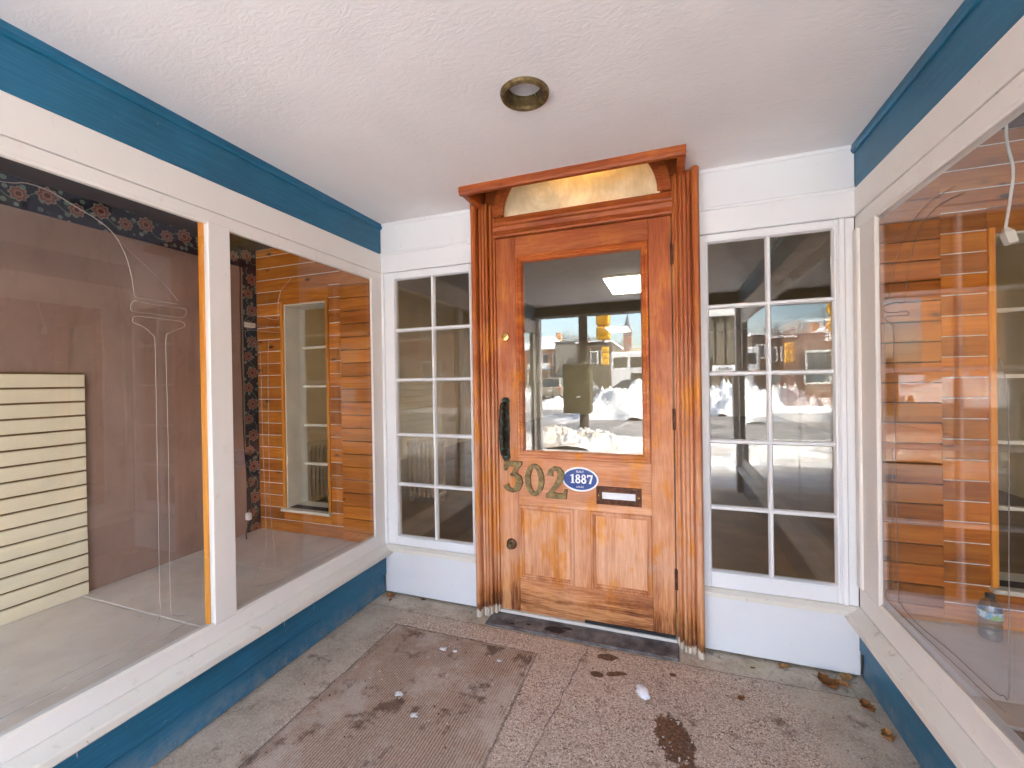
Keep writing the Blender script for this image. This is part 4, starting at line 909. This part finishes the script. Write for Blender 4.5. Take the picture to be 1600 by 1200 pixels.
# vehicles
M['tyre'] = plain('tyre_rubber', (.02, .02, .02), .8); M['rim'] = plain('alloy', (.45, .45, .46), .35, .7)
M['car_glass'] = plain('dark_car_glass', (.02, .025, .03), .08, spec=.8); M['tail'] = plain('tail_light_red', (.45, .02, .015), .3); M['plate'] = plain('number_plate', (.7, .72, .75), .4)
def car(x, y, rz, col, label, L=4.5, Wd=1.82, Ht=1.66, suv=True, z=-.125):
    paintm = NT('car_paint_%d' % len(bpy.data.materials), .25, .5); paintm.color(paintm.mix(paintm.noise(paintm.obj, 3, 4), tuple(c_*.85 for c_ in col), col)); pm = paintm.m
    t = empty('parked_car', (x, y, z), label, 'car', 'cars on the side street'); t.rotation_euler.z = rz
    def add(nm, me, mat, par=None, loc=(0, 0, 0)):
        o = bpy.data.objects.new(nm, me); C.objects.link(o); o.parent = par or t; o.location = loc
        if mat and not me.materials: me.materials.append(mat)
        return o
    h = L/2; zb, zs = .28, .92
    lo = [(-h, zb+.1), (-h+.05, zb), (h-.05, zb), (h, zb+.12), (h, zs-.22), (h-.25, zs-.08), (h*.42, zs), (-h+.12, zs+.04), (-h, zs-.05)]
    bm = bmesh.new()
    secs = [(-.5, .94), (-.46, 1.0), (.46, 1.0), (.5, .94)]; rings = []
    for f, sc in secs: rings.append([bm.verts.new((f*Wd, q[0]*sc if abs(q[0]) > h-.1 else q[0], q[1]*(1 if sc == 1 else .985))) for q in lo])
    for A, B in zip(rings, rings[1:]):
        for k in range(len(lo)): bm.faces.new((A[k], A[(k+1) % len(lo)], B[(k+1) % len(lo)], B[k]))
    bm.faces.new(rings[0]); bm.faces.new(rings[-1][::-1]); bmesh.ops.recalc_face_normals(bm, faces=bm.faces)
    body = add('body', bm_mesh(bm, 'body'), pm)
    # tapered cabin
    yb0, yb1 = (-h+.05, h*.40) if suv else (-h*.62, h*.36); yt0, yt1 = (-h+.45, h*.08) if suv else (-h*.34, h*.05)
    bm = bmesh.new(); A = [bm.verts.new(q) for q in ((-Wd*.47, yb0, zs), (Wd*.47, yb0, zs), (Wd*.47, yb1, zs), (-Wd*.47, yb1, zs))]; B = [bm.verts.new(q) for q in ((-Wd*.38, yt0, Ht), (Wd*.38, yt0, Ht), (Wd*.38, yt1, Ht), (-Wd*.38, yt1, Ht))]
    for k in range(4): bm.faces.new((A[k], A[(k+1) % 4], B[(k+1) % 4], B[k]))
    bm.faces.new(B); bmesh.ops.recalc_face_normals(bm, faces=bm.faces); bmesh.ops.bevel(bm, geom=[e for e in bm.edges if not e.is_boundary], offset=.06, segments=2, affect='EDGES')
    add('cabin', bm_mesh(bm, 'cabin', True), pm)
    def quad(nm, c4, mat, off=.012):
        c4 = [Vector(q) for q in c4]; cen = sum(c4, Vector())/4; nrm = (c4[1]-c4[0]).cross(c4[3]-c4[0]).normalized()
        if nrm.dot(cen-Vector((0, (yb0+yb1)/2, zs))) < 0: nrm = -nrm
        c4 = [cen+(q-cen)*.84+nrm*off for q in c4]; bm = bmesh.new(); f_ = bm.faces.new([bm.verts.new(q) for q in c4]); r = bmesh.ops.extrude_face_region(bm, geom=[f_])
        for v_ in r['geom']:
            if isinstance(v_, bmesh.types.BMVert): v_.co -= nrm*.03
        bmesh.ops.recalc_face_normals(bm, faces=bm.faces); add(nm, bm_mesh(bm, nm), mat)
    a, b = [(-Wd*.47, yb0, zs), (Wd*.47, yb0, zs), (Wd*.47, yb1, zs), (-Wd*.47, yb1, zs)], [(-Wd*.38, yt0, Ht), (Wd*.38, yt0, Ht), (Wd*.38, yt1, Ht), (-Wd*.38, yt1, Ht)]
    for k, nm in enumerate(('rear_window', 'side_window', 'windscreen', 'side_window')): quad(nm, [a[k], a[(k+1) % 4], b[(k+1) % 4], b[k]], M['car_glass'])
    for sx in (-1, 1):
        for yy_ in (-h*.60, h*.62):
            wme = bm_mesh(lathe_bm([(0, -.09), (.22, -.10), (.31, -.10), (.335, -.07), (.335, .07), (.31, .10), (.22, .10), (0, .09)], 20, 'x'), 'wheel', True); wh = add('wheel', wme, M['tyre'], None, (sx*(Wd/2-.12), yy_, .335))
            add('rim', bm_mesh(lathe_bm([(0, sx*.108), (.18, sx*.112), (.20, sx*.10)], 16, 'x'), 'rim'), M['rim'], wh)
        bm = bmesh.new(); add_box(bm, -.07, .07, -.03, .03, -.11, .11, .01); add('tail_light', bm_mesh(bm, 'tail_light'), M['tail'], None, (sx*(Wd/2-.12), -h*.985-.005, zs-.10))
    bm = bmesh.new(); add_box(bm, -.16, .16, -.012, .012, -.06, .06); add('number_plate', bm_mesh(bm, 'number_plate'), M['plate'], None, (0, -h-.006, zs-.24))
    return t
car(-8.62, -32.3, R(180), (.24, .22, .18), 'beige-grey hatchback seen from behind on the side street')
car(-7.25, -38.0, R(180), (.10, .10, .105), 'dark car parked beyond the beige-grey hatchback', Ht=1.55)
car(-2.2, -22.5, R(90), (.16, .17, .18), 'low grey car standing behind the bright snow bank', Ht=1.42, suv=False)
M['van_white'] = plain('bus_white', (.74, .75, .76), .3, var=.04)
bs = empty('city_bus', (0.4, -33, -.125), 'white bus with dark windows standing beyond the snow bank', 'bus')
box('body', (-4.2, 6.2), (-34.2, -31.7), (.25, 3.45), M['van_white'], bs, .12)
for k in range(8):
    x0 = -3.95+k*1.26; box('window', (x0, x0+1.02), (-31.71, -31.68), (2.25, 3.02), M['car_glass'], bs, .01)
for k in (1, 3, 5): x0 = -3.95+k*1.26; box('lower_panel', (x0, x0+1.05), (-31.71, -31.68), (1.30, 1.80), M['car_glass'], bs, .01)
for x_ in (-2.6, 3.8): lathe('wheel', [(0, -.12), (.45, -.12), (.48, -.08), (.48, .08), (.45, .12), (0, .12)], (x_, -31.85, .355), M['tyre'], bs, 'y', 20)

# buildings
M['roof_snow'] = M['snow']; M['grey_render'] = plain('grey_render', (.20, .19, .165), .8, var=.1, scale=.6); M['brown_wall'] = plain('dark_brown_cladding', (.075, .062, .05), .8, scale=.8)
M['trim'] = plain('pale_trim', (.66, .66, .64), .6, var=.05); M['win'] = plain('dark_window_glass', (.05, .06, .075), .1, spec=.8); M['roof_grey'] = plain('slate_roof', (.12, .12, .13), .7)
def fwin(par, x, z, w, h, y):
    f = box('window', (x-w/2-.12, x+w/2+.12), (y, y+.08), (z-.12, z+h+.12), M['trim'], par, .01); box('pane', (x-w/2, x+w/2), (y+.081, y+.095), (z, z+h), M['win'], f, 0)
hs = empty('brick_house', (-17.6, -65, -.16), 'two-storey orange brick house with a snowy roof and white porch', 'house', None, 'thing')
box('wall', (-21.5, -14.6), (-70, -60), (-.2, 6.2), M['brick_house'], hs, 0)
bm = bmesh.new(); A = [bm.verts.new(q) for q in ((-4.1, -5.6, 0), (4.1, -5.6, 0), (4.1, 5.6, 0), (-4.1, 5.6, 0))]; B = [bm.verts.new(q) for q in ((-1.2, -2.4, 2.0), (1.2, -2.4, 2.0), (1.2, 2.4, 2.0), (-1.2, 2.4, 2.0))]
for k in range(4): bm.faces.new((A[k], A[(k+1) % 4], B[(k+1) % 4], B[k]))
bm.faces.new(B); bm.faces.new(A[::-1]); bmesh.ops.recalc_face_normals(bm, faces=bm.faces); rf = link('roof', bm_mesh(bm, 'roof'), M['roof_snow'], hs, (-18.05, -65, 6.2))
box('eaves', (-22.1, -14.0), (-70.6, -59.4), (6.0, 6.199), M['trim'], hs, 0); box('chimney', (-16.6, -15.9), (-65, -64.2), (6.6, 8.9), M['brick_house'], rf, 0)
for x_, z_ in ((-17.2, 3.7), (-15.6, 3.7), (-19.3, 3.7), (-15.6, 1.0)): fwin(hs, x_, z_, .8, 1.6, -60)
pch = empty('porch', (-17.6, -59, 0)); pch.parent = hs; pch.location = Vector((-17.6, -59, 0))-hs.location
box('porch_roof', (-19.6, -16.0), (-60, -57.8), (3.0, 3.3), M['roof_snow'], pch, .02)
for x_ in (-19.4, -17.8, -16.2): box('porch_post', (x_-.09, x_+.09), (-58.1, -57.92), (-.15, 3.0), M['trim'], pch, .01)
box('railing', (-19.4, -16.2), (-58.1, -58.0), (3.3, 3.9), M['trim'], pch, .01)
gb = empty('grey_building', (-10.8, -56, -.16), 'flat-roofed windowless grey building beside the brick house', 'building', None, 'thing')
box('wall', (-13.2, -8.9), (-62, -50), (-.2, 6.0), M['grey_render'], gb, 0); box('parapet', (-13.3, -8.8), (-62.1, -49.9), (6.001, 6.2), M['roof_grey'], gb, 0)
box('door', (-12.2, -11.2), (-49.999, -49.9), (-.1, 2.1), M['brown_wall'], gb, 0)
db = empty('dark_building', (-8, -48, -.16), 'dark brown two-storey building with small windows by the signal', 'building', None, 'thing')
box('wall', (-9.3, -5.6), (-56, -44), (-.2, 5.3), M['brown_wall'], db, 0); box('parapet', (-9.4, -5.5), (-56.1, -43.9), (5.301, 5.5), M['snow'], db, 0)
for x_ in (-8.5, -7.4, -6.3): fwin(db, x_, 3.2, .6, 1.1, -44)
bh = empty('beige_building', (1.9, -22, -.16), 'beige columned building with a brick corner across the road', 'building', None, 'thing')
M['beige'] = plain('beige_render', (.46, .40, .29), .8, var=.06, scale=.8)
box('wall', (-.4, 2.86), (-26, -20.2), (-.2, 4.9), M['beige'], bh, 0); box('entablature', (-.5, 2.84), (-20.199, -19.75), (4.15, 4.9), M['trim'], bh, .02)
box('brick_pier', (2.861, 3.26), (-26, -19.9), (-.2, 4.9), M['brick_house'], bh, 0)
for x_ in (.3, 1.15, 1.95, 2.38):
    cl = lathe('column', [(.10, -.1), (.09, .1), (.075, 3.8), (.08, 3.85)], (x_, -19.95, 0), M['brown_wall'], bh, 'z', 14); lathe('capital', [(.08, 0), (.16, .18), (.16, .24)], (x_, -19.95, 3.9), M['brown_wall'], cl, 'z', 14)
box('door', (1.45, 1.80), (-20.2, -20.12), (-.1, 2.2), M['brown_wall'], bh, 0)
sg = box('street_sign', (1.70, 2.66), (-19.2, -19.1), (1.56, 1.85), M['plate'], None, .01); tag(sg, 'small white sign board with dark lettering in front of the beige building', 'sign')
random.seed(3)
for k in range(6): x0 = 1.86+k*.11; box('lettering', (x0, x0+random.choice((.03, .06, .07))), (-19.099, -19.09), (1.64, 1.64+random.choice((.09, .13))), M['pole'], sg, 0)
for x_ in (1.8, 2.56): box('leg', (x_-.03, x_+.03), (-19.17, -19.13), (-.16, 1.56), M['pole'], sg, 0)
rb = empty('corner_brick_building', (12, -26, -.16), 'two-storey red brick building with snowy sills further right across the road', 'building', None, 'thing')
box('wall', (5.2, 17), (-34, -22), (-.2, 7.0), M['brick_red'], rb, 0); box('roof', (5.0, 17.2), (-34.2, -21.8), (7.001, 7.3), M['snow'], rb, 0)
for k in range(5):
    for z_ in (1.0, 4.2): fwin(rb, 6.6+k*2.2, z_, .9, 1.6, -22)
lb = empty('stone_storefront', (-22, -30, -.16), 'long two-storey pale brick storefront left across the road', 'building', None, 'thing')
box('wall', (-34, -15.5), (-36, -22), (-.2, 7.5), M['brick_house'], lb, 0); box('roof', (-34.2, -15.3), (-36.2, -21.8), (7.501, 7.8), M['snow'], lb, 0)
for k in range(6):
    for z_ in (1.0, 4.4): fwin(lb, -32+k*2.9, z_, 1.0, 1.7, -22)
# church on the skyline
ch = empty('church', (-19, -205, -.16), 'red brick church with a tall spire on the skyline', 'church', None, 'thing')
box('tower', (-19.1, -15.6), (-203.5, -200), (-.2, 24.6), M['brick_red'], ch, 0)
lathe('spire', [(1.75, 0), (0, 7.6)], (-17.35, -201.75, 24.6), M['roof_grey'], ch, 'z', 8, False)
for z_ in (20.5, 15.5): fwin(ch, -17.35, z_, .9, 2.4, -200)
prism('nave', [(-25.4, -.2), (-25.4, 15.5), (-22.6, 19.0), (-19.8, 15.5), (-19.8, -.2)], 'y', -225, -203.6, M['brick_red'], ch)
ob = empty('tan_block', (-10.3, -154, -.16), 'plain tan apartment block right of the spire on the skyline', 'building', None, 'thing')
box('wall', (-12.2, -8.4), (-158, -150), (-.2, 12.3), M['beige'], ob, 0); box('parapet', (-12.3, -8.3), (-158.1, -149.9), (12.301, 12.6), M['trim'], ob, 0)
# bare trees
M['bark'] = plain('winter_bark', (.16, .12, .10), .9)
def bare_tree(x, y, h, seed, label):
    rnd = random.Random(seed); t = empty('bare_tree', (x, y, -.16), label, 'tree', 'bare winter trees on the skyline')
    tb, cbm = bmesh.new(), bmesh.new(); tube_bm(tb, [(0, 0, 0), (.05, 0, h*.2), (-.05, .05, h*.42)], [.30, .24, .18], 8)
    def grow(p, d, L_, r, dep):
        q = p+d*L_; tube_bm(cbm, [p, (p+q)/2+Vector((rnd.uniform(-.1, .1), rnd.uniform(-.1, .1), 0))*L_*.4, q], [r, r*.8, r*.6], 4)
        if dep == 0: return
        for _ in range(3 if dep > 1 else 4):
            nd = (d+Vector((rnd.uniform(-.8, .8), rnd.uniform(-.8, .8), rnd.uniform(-.15, .55)))).normalized(); grow(q if rnd.random() > .3 else (p+q)/2, nd, L_*rnd.uniform(.6, .85), r*.62, dep-1)
    for _ in range(4):
        d = Vector((rnd.uniform(-.6, .6), rnd.uniform(-.6, .6), 1)).normalized(); grow(Vector((-.05, .05, h*.40)), d, h*.20, .12, 4)
    link('trunk', bm_mesh(tb, 'trunk'), M['bark'], t, (x, y, -.16)); link('crown', bm_mesh(cbm, 'crown'), M['bark'], t, (x, y, -.16))
for i, (x_, y_, h_, lb_) in enumerate(((-16.5, -78, 11.2, 'bare tree rising behind the roof of the brick house'), (-13.2, -74, 10.6, 'wide bare tree behind the grey building'), (-10.2, -80, 9.8, 'smaller bare tree right of the cabinet pole'))): bare_tree(x_, y_, h_, 40+i, lb_)

# ================================================================== SMALL THINGS ON THE ENTRANCE FLOOR
random.seed(11)
bm = bmesh.new(); bmesh.ops.create_icosphere(bm, subdivisions=3, radius=1)
for v in bm.verts:
    k = 1+.22*mnoise.noise(v.co*1.8)+.08*mnoise.noise(v.co*5); v.co = Vector((v.co.x*.024*k, v.co.y*.040*k, max(v.co.z*.016*k, -.010)))
m = NT('ice_white', .5, .4); m.color(m.mix(m.noise(m.obj, 40, 4), (.78, .80, .83), (.90, .91, .92))); M['ice'] = m.m
o = tag(link('snow_lump', bm_mesh(bm, 'snow_lump', True), M['ice'], None, (-.113, -.392, .0102)), 'smooth white lump of snow on the concrete right of the mat', 'snow lump'); o.rotation_euler.z = .45
M['ice_grey'] = plain('grey_ice', (.62, .60, .57), .6)
chips = [(-1.02, -.40, .016, 'pale grit lump near the back of the mat, the largest of its pair'), (-.965, -.395, .012, 'pale grit lump near the back of the mat, right of the largest'), (-1.05, -.72, .015, 'pale grit lump in the middle of the mat'), (-.74, -.395, .010, 'tiny pale grit lump at the mat edge nearest the door'), (.185, -.70, .018, 'white chip at the front of the floor beside the brown spill'), (-.93, -.80, .014, 'grey grit lump near the front middle of the mat')]
for i, (x_, y_, r_, lb_) in enumerate(chips):
    bm = bmesh.new(); bmesh.ops.create_icosphere(bm, subdivisions=3, radius=1)
    for v in bm.verts: k = 1+.9*mnoise.noise(v.co*1.7+Vector((i*3, 0, 0)))+.4*mnoise.noise(v.co*4.1+Vector((i*3, 0, 5))); v.co = Vector((v.co.x*r_*k*1.1, v.co.y*r_*k*.7, max(v.co.z*r_*.35*k, -r_*.3)))
    tag(link('grit_lump', bm_mesh(bm, 'grit_lump', True), M['ice'] if 'white' in lb_ else M['ice_grey'], None, (x_, y_, .008+r_*.25 if x_ < -.6 else r_*.29)), lb_, 'grit', 'pale lumps on the entrance floor')
# scattered crumbs nobody could count
bm = bmesh.new()
for k in range(420):
    if k < 230: x_, y_ = random.uniform(-1.5, .6), random.uniform(-1.2, -.05)
    elif k < 330: x_, y_ = random.gauss(.01, .07), random.gauss(-.60, .12)
    else: x_, y_ = random.gauss(-.95, .2), random.gauss(-.55, .16)
    r_ = random.uniform(.0015, .0042); zf = .008 if (-1.36 < x_ < -.605 and y_ < -.285) else .0
    for f in bmesh.ops.create_cone(bm, cap_ends=True, segments=5, radius1=r_, radius2=r_*.5, depth=r_*1.1, matrix=Matrix.Translation((x_, y_, zf+r_*.5)) @ Matrix.Rotation(random.uniform(0, 6), 4, 'Z'))['verts']: pass
m = NT('grit_crumbs', .9, .2); rr_ = m.noise(m.pos, 40, 2); m.color(m.ramp(rr_, [(.40, (.10, .055, .03)), (.5, (.32, .25, .19)), (.6, (.66, .62, .57))])); tag(link('floor_grit', bm_mesh(bm, 'floor_grit'), m.m, None, (0, 0, 0)), 'loose grit and crumbs strewn over the entrance floor', 'grit', None, 'stuff')
# dry leaves
m = NT('dry_leaf', .75, .2); n1 = m.noise(m.obj, 60, 4); c = m.ramp(m.math('ADD', m.math('MULTIPLY', m.rnd, .55), m.math('MULTIPLY', n1, .45)), [(.2, (.12, .042, .014)), (.45, (.27, .11, .035)), (.7, (.42, .21, .075)), (.9, (.55, .38, .17))]); m.color(c); m.bump(n1, .4, .003); M['leaf'] = m.m
def leaf(x_, y_, L_, rz, curl, lb_, grp='dry leaves blown into the corners'):
    curl *= .55; L_ *= .85
    bm = bmesh.new(); n = 14; rows = []
    for i in range(n+1):
        t_ = i/n; w_ = L_*.36*math.sin(math.pi*min(1, t_*1.02+.02))**.7*(1+.30*math.sin(t_*19)*(.3+t_*.7)); row = []
        for j in range(-3, 4):
            u = j/3; row.append(bm.verts.new(((t_-.5)*L_, u*w_+.05*L_*math.sin(t_*4), .004+curl*L_*(u*u*.45+(t_-.5)**2*.9)+.03*L_*mnoise.noise(Vector((t_*5, u*3, x_*9))))))
        rows.append(row)
    for A, B in zip(rows, rows[1:]):
        for k in range(6): bm.faces.new((A[k], A[k+1], B[k+1], B[k]))
    tube_bm(bm, [(.48*L_, .02*L_, .006), (.75*L_, .05*L_, .008)], .0012, 5)
    o = link('dry_leaf', bm_mesh(bm, 'dry_leaf', True), M['leaf'], None, (x_, y_, .002)); o.rotation_euler.z = rz; tag(o, lb_, 'leaf', grp)
for a in ((.46, -.035, .055, .4, .6, 'orange-brown leaf lying against the right white apron panel'), (.60, -.10, .10, 2.2, .9, 'dark curled brown leaf pointing out from the right rear corner'), (.685, -.035, .07, .9, .7, 'tan leaf wedged in the right rear corner'), (.655, -.085, .06, -.2, .8, 'yellow-tan leaf just in front of the corner leaf at right'), (.70, -.20, .075, 1.9, .8, 'brown leaf with a pale middle against the right teal base'), (.708, -.345, .065, 1.6, 1.0, 'long brown leaf further forward along the right teal base'),
          (-1.57, -.045, .06, .3, .5, 'pale tan leaf lying in the left rear corner'), (-1.60, -.03, .035, 1.1, .8, 'small rusty leaf tight in the left rear corner'), (-1.55, -.085, .03, 2.0, .7, 'small rusty leaf just in front of the pale tan leaf at left'), (-1.37, -.020, .03, .2, .5, 'tiny tan leaf against the left white apron panel'), (.255, -.30, .04, 1.0, .5, 'small yellowed leaf alone on the speckled concrete at right'), (.33, -.085, .022, .3, .8, 'tiny dark leaf fragment on the concrete below the right sidelight')): leaf(*a)
